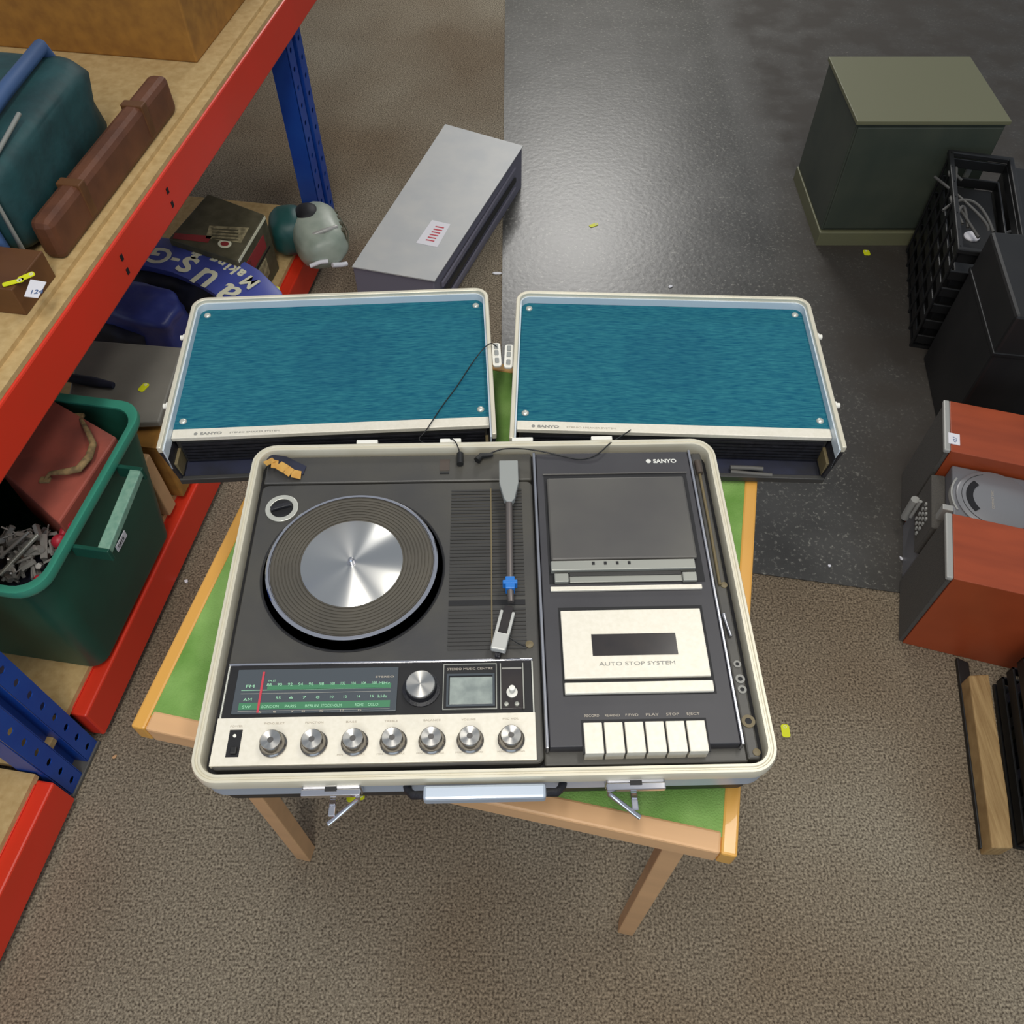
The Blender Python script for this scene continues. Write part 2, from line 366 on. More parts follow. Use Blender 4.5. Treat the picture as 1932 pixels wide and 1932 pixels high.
# head shell, skewed to the left at its tip
HS = bpy.data.objects.new('head_shell', None); COL.objects.link(HS); HS.parent = AR
q = D(14, -72, .838); p0 = D(29.5, -8, .838); HS.location = (q[0], q[1], .828-TZ); ang = math.atan2(q[0]-p0[0], p0[1]-q[1]); HS.rotation_euler = (0, 0, ang*1.0)
HS.name = 'head_shell'
BX(-.0085, .0085, 0, .021, .004, .013).build('shell_tip', 'head_silver', HS, .0015)
BX(-.0085, -.0050, .021, .050, .005, .011).build('shell_rail', 'head_silver', HS, .0008)
BX(.0050, .0085, .021, .050, .005, .011).build('shell_rail', 'head_silver', HS, .0008)
BX(-.005, .005, .019, .058, .002, .009).build('cartridge', 'window_dark', HS, .0008)
MB().tube([(.0085, .020, .006), (.020, .016, .004), (.028, .014, .004)], .0010, 6).build('finger_lift', 'cable_black', HS)
BX(-.003, .003, -.003, .012, -.0028, .004).build('stylus_block', 'black_vinyl', HS)
c = D(50, -66, DZ); MB().lathe([(.0045, 0), (.0045, .002), (.001, .003)], 16).build('screw', 'brass_line', CASE, smooth=40, loc=(*c, AZ))
# silver rails either side of the tape section
for xa, nm in ((65.0, 'rail'), (272, 'rail')):
    a = D(xa-1.8, 219, .834); b = D(xa+1.8, -187, .834)
    BX(a[0], b[0], a[1], b[1], AZ-.002, .834-TZ).build(nm, 'dull_chrome', CASE, .001)
# tape section
MZ = .832
a = D(67.5, 216, MZ); b = D(269.5, -188, MZ)
BX(a[0], b[0], D(0, -186, MZ)[1], a[1], .0745, MZ-TZ).build('tape_section', 'module_black', CASE, .0012)
DB(75, 182, 265, 180.2, MZ, MZ+.0015).build('lid_ridge', 'lid_black', CASE, .0005)
def gapframe(x0, y0, x1, y1, z, g=1.4, zt=.0004):
    a = D(x0-g, y0+g, z); b = D(x1+g, y1-g, z); return BX(a[0], b[0], a[1], b[1], z-TZ-.001, z-TZ+zt)
gapframe(78, 177, 261, 15, MZ, 1.6).build('lid_gap', 'gap_black', CASE)
LD = DB(80, 175, 259, 48, MZ, MZ+.006); LD.build('storage_lid', 'lid_black', CASE, .0025)
DB(79.5, 46.5, 254.5, 33, MZ, MZ+.008).build('lid_bar', 'grey_silver', CASE, .001)
for k in range(4):
    c = D(131+k*14.5, 42, MZ+.008); BX(c[0]-.0016, c[0]+.0016, c[1]-.002, c[1]+.002, MZ+.008-TZ, MZ+.0086-TZ).build('bar_mark', 'gap_black', CASE)
DB(101, 27, 236, 15.5, MZ, MZ+.002).build('counter_strip', 'grey_silver', CASE, .0005)
DB(101, 30, 236, 25, MZ, MZ+.004).build('counter_edge', 'rib_black', CASE, .0005)
DB(83, 29, 100, 17, MZ, MZ+.006).build('lid_foot', 'grey_silver', CASE, .001)
DB(237, 28, 254, 16, MZ, MZ+.006).build('lid_foot', 'grey_silver', CASE, .001)
DB(77.5, 10.5, 258, 4.5, MZ, MZ+.0035).build('white_bar', 'silver_panel', CASE, .0008)
# brand plate lettering
c = D(214, 197, MZ); MB().lathe([(.0032, 0), (.0032, .0006), (.0005, .0006)], 20).build('logo_dot', 'print_white', CASE, loc=(c[0]+.002, c[1]+.0028, MZ-TZ))
text('SANYO', .0085, 'print_white', CASE, (c[0]+.008, c[1], MZ-TZ), width=.030, bold=.0003, name='logo')
# cassette door
gapframe(87, -21, 251, -127, MZ, 2.2).build('cassette_gap', 'gap_black', CASE)
CD = DB(87.5, -22.5, 250.5, -108, MZ, MZ+.005); CD = CD.build('cassette_door', 'silver_panel', CASE, .0008)
DB(121, -54, 217.5, -81, MZ+.005, MZ+.0056).build('cassette_window', 'window_dark', CD)
c = D(127, -93.5, MZ+.005); text('AUTO STOP SYSTEM', .0062, 'print_grey', CD, (c[0], c[1], MZ+.005-TZ), width=.083)
DB(87, -113, 251.5, -126, MZ, MZ+.005).build('cassette_bar', 'silver_panel', CASE, .001)
# piano keys
gapframe(103, -158, 235.5, -193, MZ, 1.2, .0002).build('key_well', 'gap_black', CASE)
for k in range(6):
    x0 = 104.5 + k*22.1
    DB(x0, -159.5, x0+20, -193.5, MZ-.016, MZ+.004).build('piano_key', 'silver_panel', CASE, .0008)
for k, s in enumerate(('RECORD', 'REWIND', 'F.FWD', 'PLAY', 'STOP', 'EJECT')):
    c = D(106 + k*22.1, -153.5, MZ); text(s, .0040, 'print_faint', CASE, (c[0], c[1], MZ-TZ), width=.0155 if k < 2 else .0135)
# tuner band
a = D(-287, -82, DZ+.004); b = D(53, -147, DZ+.004)
BX(a[0]+.001, b[0]-.001, b[1], a[1]-.001, AZ-.001, AZ+.0006).build('tuner_bed', 'gap_black', CASE)
ch = BX(a[0], b[0], a[1]-.0030, a[1], AZ, AZ+.004); ch.build('tuner_trim', 'chrome', CASE, .001)
BX(a[0], a[0]+.0018, b[1], a[1]-.003, AZ, AZ+.003).build('tuner_trim', 'silver_bar', CASE, .0005)
BX(b[0]-.0018, b[0], b[1], a[1]-.003, AZ, AZ+.003).build('tuner_trim', 'silver_bar', CASE, .0005)
z1 = DZ+.003
DL = DB(-275, -90, -97, -142, DZ, z1).build('tuning_dial', 'dial_glass', CASE, .0006); tz = z1 - TZ
def dl(x0, y0, x1, y1, m, nm, h=.0002): return DB(x0, y0, x1, y1, z1, z1+h).build(nm, m, DL)
dl(-240, -109.5, -104, -115, 'dial_green', 'scale_band'); dl(-268, -129.5, -104, -137.5, 'dial_green', 'scale_band')
dl(-268, -118.6, -104, -119.2, 'print_grey', 'scale_line'); dl(-268, -114.6, -104, -115.2, 'print_green', 'scale_line'); dl(-268, -139, -104, -139.5, 'print_grey', 'scale_line')
def dt(s, x, y, w_, m='print_green', sz=.0048): c = D(x, y, z1); return text(s, sz, m, DL, (c[0], c[1], tz+.0002), width=w_/1000)
for k, s in enumerate(('88', '90', '92', '94', '96', '98', '100', '102', '104', '106', '108')):
    dt(s, -241 + k*11.5, -110.5, 5)
dt('FM', -264, -112, 9); dt('MHz', -118, -111, 12); dt('AM', -264, -127.5, 9); dt('kHz', -118, -126.5, 10); dt('SW', -264, -136, 9, sz=.0045)
for k, s in enumerate(('55', '6', '7', '8', '10', '12', '14', '16')):
    dt(s, -229 + k*14.6, -126, 3.5 if k else 5, 'print_green', .0042)
for s, x, wd in (('LONDON', -243, 18), ('PARIS', -218, 12), ('BERLIN', -196, 14), ('STOCKHOLM', -179, 22), ('ROME', -142, 9), ('OSLO', -128, 11)):
    dt(s, x, -136, wd, 'print_green', .0046)
dt('STEREO', -122, -103, 20, 'print_faint', .003); dt('FM ST', -240, -105.5, 8, 'print_green', .0032)
for k, x in enumerate((-246, -230, -211, -199, -180, -158, -139)): dt(str((5, 6, 7, 8, 10, 12, 15)[k]), x, -141.5, 3.5, 'print_faint', .0032)
dl(-247.6, -93, -245.2, -141, 'print_red', 'dial_pointer', .0008)
# tuning knob, level meter, toggle
def knob(x, y, z, r, h, mat='brushed_knob', skirt=True, nm='knob'):
    c = D(x, y, z + h)
    k = MB().lathe([(r*1.18, 0), (r*1.20, h*.18), (r*1.04, h*.28), (r, h*.36), (r*.97, h*.9), (r*.86, h), (.0004, h)], 40).build(nm, 'knob_skirt' if skirt else 'black_vinyl', CASE, smooth=40, loc=(c[0], c[1], z - TZ))
    MB().lathe([(r*.88, h*.98), (r*.86, h*1.04), (r*.5, h*1.02), (.0004, h*.98)], 40).build('knob_cap', mat, k, smooth=60)
    return k
c = D(-72, -111, DZ+.015)
TK = MB().lathe([(.0205, 0), (.0205, .002), (.0168, .0035), (.0165, .012), (.0155, .0128), (.0004, .0128)], 48).build('tuning_knob', 'black_vinyl', CASE, smooth=35, loc=(*c, AZ+.0006))
MB().lathe([(.0158, .012), (.0156, .0145), (.0148, .0152), (.0004, .0152)], 48).build('knob_cap', 'brushed_knob', TK, smooth=35)
LM = DB(-47, -88, 12.5, -142, DZ, DZ+.002).build('level_meter', 'gap_black', CASE, .0004)
a = D(-47, -88, DZ+.003); b = D(12.5, -142, DZ+.003)
MB().ring([(a[0], a[1]), (a[0], b[1]), (b[0], b[1]), (b[0], a[1])], [(a[0]+.001, a[1]-.001), (a[0]+.001, b[1]+.001), (b[0]-.001, b[1]+.001), (b[0]-.001, a[1]-.001)], AZ+.001, AZ+.0035).build('meter_frame', 'grey_silver', LM)
DB(-39.5, -104, 8, -136, DZ+.002, DZ+.0028).build('meter_face', 'meter_face', LM, .0003)
c = D(-43, -95.5, DZ+.002); text('STEREO MUSIC CENTRE', .0036, 'print_faint', LM, (c[0], c[1], AZ+.002), width=.050)
a = D(-43, -100, DZ+.003); b = D(10, -138.5, DZ+.003)
MB().ring([(a[0], a[1]), (a[0], b[1]), (b[0], b[1]), (b[0], a[1])], [(a[0]+.0022, a[1]-.0022), (a[0]+.0022, b[1]+.0022), (b[0]-.0022, b[1]+.0022), (b[0]-.0022, a[1]-.0022)], AZ+.001, AZ+.0035).build('meter_bezel', 'dial_glass', LM)
TG = DB(17, -93, 42, -142, DZ, DZ+.002).build('toggle_panel', 'window_dark', CASE, .0004)
for x in (16, 41): DB(x, -88, x+1.2, -142, DZ, DZ+.004).build('toggle_trim', 'grey_silver', TG)
DB(18, -93.5, 40, -95.5, DZ+.002, DZ+.0024).build('toggle_print', 'print_grey', TG)
c = D(29, -121, DZ+.008); MB().lathe([(.0060, 0), (.0060, .002), (.0026, .003), (.0030, .009), (.0038, .0115), (.0030, .0135), (.0004, .0142)], 20).build('toggle_lever', 'white_knob', TG, smooth=50, loc=(*c, AZ+.002))
for x in (22.5, 34): c = D(x, -137, DZ+.002); MB().lathe([(.0028, 0), (.0024, .0015), (.0004, .002)], 14).build('toggle_stud', 'grey_silver', TG, smooth=40, loc=(*c, AZ+.002))
# silver control panel with the power switch and seven knobs
PZ = DZ + .003
SP = DB(-288, -146.5, 53.5, -199, DZ-.004, PZ).build('control_panel', 'silver_panel', CASE, .0006)
PS = DB(-272.5, -160, -259, -189.5, PZ, PZ+.0006).build('power_switch', 'gap_black', CASE)
DB(-269, -178, -262.5, -185.5, PZ, PZ+.005).build('switch_rocker', 'cable_black', PS, .0008)
c = D(-266, -167, PZ); MB().lathe([(.0018, 0), (.0018, .001), (.0004, .0014)], 12).build('switch_lamp', 'white_knob', PS, smooth=40, loc=(*c, PZ-TZ+.0006))
kn = (-228, -184.5, -141, -99.5, -58, -17, 27)
for i, x in enumerate(kn): knob(x, -171.5, PZ, .0118, .015)
for i, s in enumerate(('PHONO SELECT', 'FUNCTION', 'BASS', 'TREBLE', 'BALANCE', 'VOLUME', 'MIC VOL')):
    c = D(kn[i]-9, -154.5, PZ); text(s, .0030, 'print_faint', SP, (c[0], c[1], PZ-TZ), width=(.021, .019, .011, .014, .018, .015, .017)[i])
    if i > 1:
        c = D(kn[i]-15, -190.5, PZ); text('MIN', .0026, 'print_faint', SP, (c[0], c[1], PZ-TZ), width=.006)
        c = D(kn[i]+8, -190.5, PZ); text('MAX', .0026, 'print_faint', SP, (c[0], c[1], PZ-TZ), width=.006)
c = D(-273, -157, PZ); text('POWER', .0030, 'print_faint', SP, (c[0], c[1], PZ-TZ), width=.013)
# sockets, aerial and screw on the right side plate
for y, r in ((-95, .0042), (-113, .0052), (-125.5, .0048), (-162, .0072)):
    c = D(281.5, y, DZ); s = MB().ring([(r*math.cos(t), r*math.sin(t)) for t in [k*math.pi/12 for k in range(24)]], [(r*.5*math.cos(t), r*.5*math.sin(t)) for t in [k*math.pi/12 for k in range(24)]], 0, .0012).build('socket', 'brass_line' if r > .007 else 'print_grey', CASE, loc=(*c, AZ))
    MB().lathe([(r*.5, 0), (r*.5, .0006), (.0003, .0006)], 16).build('socket_hole', 'gap_black', s)
for y in (8, -196): c = D(284, y, DZ); MB().lathe([(.004, 0), (.004, .001), (.001, .0016)], 14).build('screw', 'brass_line', CASE, smooth=40, loc=(*c, AZ))
a = D(283, 200, DZ+.006); b = D(277.5, -30, DZ+.006)
MB().tube([(a[0]-.001, a[1]-.012, AZ+.002), (a[0]-.001, a[1]-.10, AZ+.002), (b[0]+.003, b[1]+.04, AZ+.002)], .0019, 10).build('aerial', 'brass_line', CASE, smooth=50)
MB().tube([(a[0]-.002, a[1], AZ+.004), (a[0]-.001, a[1]-.02, AZ+.004)], .0045, 10).build('aerial_hinge', 'socket_brown', CASE, smooth=50)
MB().tube([(b[0], b[1], AZ+.004), (b[0]+.0015, b[1]-.014, AZ+.004), (b[0]+.004, b[1]-.028, AZ+.003)], [.003, .0018, .0022], 10).build('aerial_clip', 'dull_chrome', CASE, smooth=50)
# catches and handle on the front wall, hinge plates at the back
for cxx in (-.157, .153):
    L_ = bpy.data.objects.new('catch', None); COL.objects.link(L_); L_.parent = CASE; L_.location = (cxx, -.2215, .0745)
    sgn = 1 if cxx < 0 else -1
    BX(-.030, .030, -.006, .003, -.012, .010).build('catch_plate', 'dull_chrome', L_, .002)
    BX(-.030, .030, -.013, -.006, .003, .010).build('catch_lip', 'chrome', L_, .001)
    BX(-.006, .006, -.0085, -.004, .010, .0112).build('catch_slot', 'gap_black', L_)
    MB().tube([(sgn*.027, -.012, .006), (sgn*.027, -.014, .000), (sgn*.002, -.030, -.012), (-sgn*.004, -.034, -.014)], .0028, 8).build('catch_lever', 'chrome', L_, smooth=50)
    BX(-.004, .003, -.028, -.010, -.012, -.008).build('catch_link', 'chrome', L_, .001)
HD = bpy.data.objects.new('handle', None); COL.objects.link(HD); HD.parent = CASE; HD.location = (-.001, -.2235, .081)
BX(-.062, .062, -.019, -.004, -.006, .009).build('handle_grip', 'pale_steel', HD, .003)
for s in (-1, 1):
    MB().tube([(s*.060, -.011, 0), (s*.073, -.010, -.004), (s*.079, -.003, -.012), (s*.081, .004, -.016)], .0045, 10).build('handle_bracket', 'black_vinyl', HD, smooth=50)
for x in (-.155, -.045, .050, .155):
    BX(x-.014, x+.014, .2242, .2305, .074, .0945).build('hinge_plate', 'white_knob', CASE, .001)
for x in (-.25, .25):
    for y in (-.17, .17): MB().lathe([(.012, 0), (.013, .006), (.001, .0065)], 16).build('foot', 'black_vinyl', CASE, loc=(x, y, 0), smooth=40)
# ------------------------------------------------------------------ speaker lids
def speaker(cx, cy, rz, W2, label, textat, left):
    S = thing('speaker', label, 'speaker', (cx, cy, TZ), rz, 'teal speaker lids')
    w2 = W2/2; y0, y1 = -.152, .152; zt = .815 - TZ; rc = .022
    def prof(d, extra=0):     # open U shaped outline: left near end, round the far side, right near end
        pts = []
        for k in range(9): a = R(180 - 90*k/8); pts.append((-w2+rc + (rc-d)*math.cos(a), y1-rc + (rc-d)*math.sin(a)))
        for k in range(9): a = R(90 - 90*k/8); pts.append((w2-rc + (rc-d)*math.cos(a), y1-rc + (rc-d)*math.sin(a)))
        return [(-w2+d, y0)] + pts + [(w2-d, y0)]
    def wall(d0, d1, z0, z1, t0=0):
        mb = MB(); o = prof(d0); i = prof(d1); ob = prof(d0+t0); ib = prof(d1+t0); n = len(o)
        vs_ = [(*p, z1) for p in o] + [(*p, z1) for p in i] + [(*p, z0) for p in ob] + [(*p, z0) for p in ib]
        fs = []
        for k in range(n-1):
            fs += [(k, k+1, n+k+1, n+k), (2*n+k, 2*n+k+1, k+1, k), (n+k, n+k+1, 3*n+k+1, 3*n+k), (3*n+k, 3*n+k+1, 2*n+k+1, 2*n+k)]
        fs += [(0, n, 3*n, 2*n), (n-1, 3*n-1, 4*n-1, 2*n-1)] if False else [(0, 2*n, 3*n, n), (n-1, 2*n-1, 4*n-1, 3*n-1)]
        return mb.add(vs_, fs)
    wall(.001, .0065, .004, zt-.011, .010).build('side_shell', 'black_vinyl', S, smooth=40)
    wall(0, .0062, zt-.011, zt).build('rim', 'cream_rim', S, .0012, smooth=40)
    wall(.0063, .0085, zt-.045, zt-.006).build('inner_liner', 'liner', S, smooth=40)
    yb = -.104                # where the grille cloth ends and the vented baffle drops down
    zc = .797 - TZ
    BX(-w2+.0085, w2-.0085, yb, y1-.0087, zc-.004, zc).build('grille_cloth', 'teal_cloth', S)
    BX(-w2+.0090, w2-.0090, yb-.017, yb-.0005, zc-.006, zc+.001).build('trim_bar', 'silver_panel', S, .0008)
    B = BX(-w2+.012, w2-.012, yb-.014, yb-.004, .010, zc-.006).build('baffle', 'rib_black', S)
    rbm = MB()
    for k in range(6): rbm.box(-w2+.018, w2-.016, yb-.017, yb-.014, .013+k*.0065, .0165+k*.0065)
    rbm.build('vent_rib', 'black_vinyl', B, kind='stuff')
    BX(-w2+.011, w2-.011, y0, y1-.012, .004, .010).build('bottom_plate', 'dark_cloth', S, .001)
    BX(-w2+.011, w2-.011, y0-.003, y0+.004, .004, .014).build('bottom_lip', 'rib_black', S, .001)
    for s in (-1, 1): BX(s*(w2-.015), s*(w2-.010), y0+.004, yb-.014, .010, .040).build('end_bracket', 'brass_line', S, .001)
    for x, y in ((-w2+.020, y1-.022), (w2-.020, y1-.022), (-w2+.020, yb+.014), (w2-.020, yb+.014)):
        MB().lathe([(.0052, 0), (.0052, .0012), (.0035, .0028), (.0005, .0032)], 20).build('screw', 'silver_bar', S, smooth=50, loc=(x, y, zc))
    # catch knobs on the outer side, latch plate on the inner side
    so = -1 if left else 1
    for y in (.075, -.065):
        MB().lathe([(.006, 0), (.006, .004), (.004, .005), (.004, .009), (.0005, .010)], 16).build('side_knob', 'white_knob', S, smooth=50, loc=(so*(w2+.0005), y, zt-.012), rot=(0, so*R(90), 0))
    pl = MB().prism(rr(-.0065, .0065, -.024, .024, .004), 0, .004).build('latch_plate', 'white_knob', S, .0008, loc=(-so*(w2+.0072), .010 if left else .014, zt-.012))
    for y in (-.014, .002, .015): BX(-.0030, .0030, y-.005, y+.005, .004, .006).build('latch_boss', 'arm_grey', pl, .001)
    text('SANYO', .0058, 'print_grey', S, (textat, yb-.0125, zc+.001), width=.030, bold=.0003, name='logo')
    MB().lathe([(.0026, 0), (.0026, .0003), (.0005, .0003)], 14).build('logo_dot', 'print_grey', S, loc=(textat-.006, yb-.0105, zc+.001))
    if left: text('STEREO SPEAKER SYSTEM', .0036, 'print_grey', S, (textat+.040, yb-.0120, zc+.001), width=.068)
    else: text('STEREO SPEAKER SYSTEM', .0036, 'print_faint', S, (textat+.040, yb-.0120, zc+.001), width=.068)
    return S
speaker(-.2565, .8985, R(3.2), .455, 'left hand teal cloth speaker lid lying behind the turntable, with a wire across it', -.180, True)
RS = speaker(.2275, .8955, -R(2.1), .4515, 'right hand teal cloth speaker lid lying behind the cassette deck', -.188, False)
KC = MB().tube([(.085, -.140, .016), (.115, -.141, .017), (.130, -.143, .018)], .0035, 8); KC.tube([(.085, -.146, .014), (.120, -.149, .014), (.142, -.151, .015)], .003, 8)
KC.build('cable_clip', 'grey_strap', RS, smooth=50)
# ------------------------------------------------------------------ speaker wires (things resting on the set)
def wire(pts, r, name, label, mat='cable_black'):
    c = bpy.data.curves.new(name, 'CURVE'); c.dimensions = '3D'; sp = c.splines.new('NURBS'); sp.points.add(len(pts)-1); sp.order_u = 3; sp.use_endpoint_u = True
    for p, q in zip(sp.points, pts): p.co = (*q, 1)
    c.bevel_depth = r; c.bevel_resolution = 3; c.resolution_u = 6
    t = bpy.data.objects.new('tmp', c); COL.objects.link(t); bpy.context.view_layer.update()
    me = bpy.data.meshes.new_from_object(t.evaluated_get(bpy.context.evaluated_depsgraph_get())); bpy.data.objects.remove(t)
    me.materials.clear(); me.materials.append(MATS[mat])
    for p in me.polygons: p.use_smooth = True
    o = bpy.data.objects.new(name, me); COL.objects.link(o)
    return tag(o, label, 'cable')
w1 = wire([P3(945, 665, .80), P3(932, 646, .817), P3(918, 650, .818), P3(890, 685, .800), P3(862, 730, .799), P3(838, 760, .799), P3(815, 795, .802), P3(800, 818, .803), P3(788, 828, .795), P3(800, 838, .80), P3(835, 836, .822), P3(852, 826, .830), P3(860, 834, .834), P3(866, 848, .832), P3(868, 858, .829)], .0008, 'speaker_wire', 'thin black wire crossing the left speaker cloth to the turntable sockets')
w2 = wire([P3(1190, 811, .803), P3(1170, 825, .805), P3(1150, 836, .834), P3(1135, 852, .836), P3(1115, 864, .8345), P3(1090, 867, .8335), P3(1060, 860, .8335), P3(1020, 851, .836), P3(985, 846, .834), P3(950, 846, .829), P3(930, 853, .828), P3(918, 858, .827)], .0009, 'speaker_wire', 'thin black wire from the right speaker over the tape section to the sockets')
MB().tube([P3(868, 856, .8275), P3(868, 876, .8275)], .0045, 12).build('plug', 'cable_black', w1, smooth=50)
MB().tube([P3(930, 858, .8275), P3(908, 860, .8275), P3(900, 869, .8275)], [.0025, .0040, .0048], 12).build('plug', 'cable_black', w2, smooth=50)
# folded scrap of masking tape
mt = MB(); path = [(505, 868, .826), (512, 875, .835), (525, 877, .832), (540, 886, .833), (550, 893, .829), (568, 897, .824)]
for i in range(len(path)-1):
    a = Vector(P3(*path[i])); b = Vector(P3(*path[i+1])); d = (b-a).normalized(); nrm = Vector((0, 0, 1)).cross(d).normalized()*.0065; up = Vector((0, 0, .0007))
    mt.add([a-nrm, b-nrm, b+nrm, a+nrm, a-nrm+up, b-nrm+up, b+nrm+up, a+nrm+up], [(3,2,1,0),(4,5,6,7),(0,1,5,4),(1,2,6,5),(2,3,7,6),(3,0,4,7)])
tag(mt.build('tape_scrap', 'masking_tape'), 'crumpled scrap of brown masking tape in the back left corner of the deck', 'tape')
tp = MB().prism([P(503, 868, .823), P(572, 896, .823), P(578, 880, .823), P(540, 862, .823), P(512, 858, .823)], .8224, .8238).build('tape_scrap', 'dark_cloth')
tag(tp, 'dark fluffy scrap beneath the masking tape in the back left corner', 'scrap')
# ------------------------------------------------------------------ racking on the left
YR = R(-9.2); CN, SN_ = math.cos(R(9.2)), math.sin(R(9.2))
def SH(n, s): return (n*CN + s*SN_, -n*SN_ + s*CN)
RK = thing('shelving_rack', 'boltless shelving rack with red beams, blue post and chipboard shelves along the left', 'shelving', (0, 0, 0), YR)
def beam(n, s0, s1, z0, z1):
    m = BX(n-.035, n, s0, s1, z0, z1); o = m.build('beam', 'rack_red', RK, .004)
    BX(n-.040, n-.030, s0+.01, s1-.01, z1-.004, z1+.004).build('beam_lip', 'rack_red', o, .001)
    return o
bu = beam(-.905, .505, 3.4, .648, .738); bl_ = beam(-.918, .505, 2.14, .022, .118)
beam(-.905, -1.2, .375, .648, .738); beam(-.918, -1.2, .375, .022, .118); beam(-1.62, .505, 3.4, .648, .738)
for s in (1.15, 1.36):
    for z in (.675, .705):
        BX(-.9052, -.9040, s-.004 + (z-.675)*.0, s+.004, z-.006, z+.006).build('slot', 'gap_black', bu)
BX(-1.62, -.935, .39, 3.4, .738, .756).build('shelf_board', 'chipboard', RK); BX(-.937, -.909, .505, 3.4, .7385, .7475).build('shelf_edge', 'chipboard', RK)
BX(-1.62, -.935, -1.2, .38, .738, .756).build('shelf_board', 'chipboard', RK)
BX(-1.62, -.950, -1.2, .38, .118, .134).build('shelf_board', 'chipboard', RK); BX(-1.62, -.950, .39, 2.14, .118, .134).build('shelf_board', 'chipboard', RK)
# blue perforated posts: two flanges with rows of holes and a channel between
def post(n, s0, top=2.3):
    pa = bpy.data.objects.new('post', None); COL.objects.link(pa); pa.parent = RK; pa.location = (n, s0, 0)
    def strip(y0, y1, xoff, nm):
        mb = MB(); h = .05; k = 0; z = 0.01; cy = (y0+y1)/2; hw = (y1-y0)/2; r = .0075
        while z + h < top:
            cz = z + h/2; o8 = [(hw, 0), (hw, h/2), (0, h/2), (-hw, h/2), (-hw, 0), (-hw, -h/2), (0, -h/2), (hw, -h/2)]
            vs_ = [(xoff, cy+a, cz+b) for a, b in o8] + [(xoff, cy+r*math.cos(R(45*i)), cz+r*math.sin(R(45*i))) for i in range(8)]
            mb.add(vs_, [(i, (i+1) % 8, 8+(i+1) % 8, 8+i) for i in range(8)]); z += h
        o = mb.build(nm, 'rack_blue', pa); sm = o.modifiers.new('thick', 'SOLIDIFY'); sm.thickness = .002
        return o
    strip(0, .040, 0, 'flange'); strip(.068, .108, 0, 'flange')
    BX(-.028, -.0005, .041, .0425, .01, top).build('channel_web', 'rack_blue', pa); BX(-.028, -.0005, .0655, .067, .01, top).build('channel_web', 'rack_blue', pa)
    BX(-.030, -.028, .041, .067, .01, top).build('channel_back', 'rack_blue', pa)
    BX(-.055, -.0035, -.002, .0, .01, top).build('post_side', 'rack_blue', pa); BX(-.055, -.0035, .108, .110, .01, top).build('post_side', 'rack_blue', pa)
    BX(-.060, .004, -.004, .112, 0, .010).build('post_foot', 'grey_strap', pa, .002)
    return pa
post(-.935, .385, 1.5)
post(-1.62, .385, 1.5); post(-.945, 2.16, 1.5)
# storage tub
TB = thing('storage_tub', 'green plastic storage tub full of tools on the bottom shelf', 'storage tub', (*SH(-1.09, .792), .134), YR)
def tr(w, d, z, r=.035, ox=0, oy=0): return [(x+ox, y+oy, z) for x, y in rr(-w/2, w/2, -d/2, d/2, r, 6)]
hb = .336
MB().loft([tr(.340, .345, 0, .03, 0, -.02), tr(.345, .350, .01, .035, 0, -.02), tr(.385, .415, hb-.03, .045), tr(.385, .415, hb-.010, .045), tr(.375, .405, hb-.010, .042), tr(.330, .325, .012, .03, 0, -.02), tr(.02, .02, .010, .005)], True).build('tub_body', 'tub_green', TB, smooth=50)
MB().loft([tr(.378, .408, hb-.022, .044), tr(.405, .436, hb-.022, .05), tr(.412, .444, hb-.012, .052), tr(.408, .440, hb-.001, .05), tr(.400, .432, hb, .048), tr(.378, .408, hb-.006, .044), tr(.378, .408, hb-.022, .044)], False).build('tub_rim', 'tub_rim', TB, smooth=50)
hx0 = .200
TH_ = MB().prism([(hx0+.044, -.100), (hx0+.066, -.100), (hx0+.048, .078), (hx0+.026, .078)], hb-.040, hb-.024).build('tub_handle', 'tub_handle', TB, .002)
for y, xe in ((-.106, .068), (.076, .050)): BX(hx0-.004, hx0+xe, y, y+.008, hb-.052, hb-.022).build('handle_arm', 'tub_green', TH_, .002)
# sticker on the tub side
STK = BX(-.0006, .0006, -.020, .020, -.009, .009).build('sticker', 'paper', TB, loc=(.1868, .003, .170), rot=(0, R(4), 0))
text('0418', .012, 'gap_black', STK, (.0008, -.014, -.004), rot=(R(90), 0, R(90)))
# rusty red toolbox with rope handle
tq = [SH(-.918, .935), SH(-1.07, .992), SH(-1.115, .835), SH(-.935, .730)]
tzs = (.452, .470, .450, .448)
tb0 = Vector(tq[3])
TX = thing('toolbox', 'rusty red metal box with a rope handle, wedged in the green tub', 'toolbox', (tb0.x, tb0.y, .30))
rel = [(p[0]-tb0.x, p[1]-tb0.y) for p in tq]
MB().prism(rel, 0.0, [z-.30 for z in tzs]).build('box_body', 'toolbox_red', TX, .004)
hp = [(85, 905, .452), (95, 893, .462), (125, 890, .468), (148, 885, .470), (168, 862, .470), (176, 838, .468), (166, 815, .466), (155, 795, .462), (148, 785, .452)]
hpw = [Vector(P3(*q)) - Vector((tb0.x, tb0.y, .30)) for q in hp]
MB().tube(hpw, [.003, .004, .0065, .007, .007, .0065, .005, .004, .003], 10).build('rope_handle', 'rope', TX, smooth=60)
for q in (hp[0], hp[-1]):
    v = Vector(P3(*q)) - Vector((tb0.x, tb0.y, .30)); BX(v.x-.010, v.x+.010, v.y-.007, v.y+.007, v.z-.006, v.z+.002).build('staple', 'rope', TX, .002)
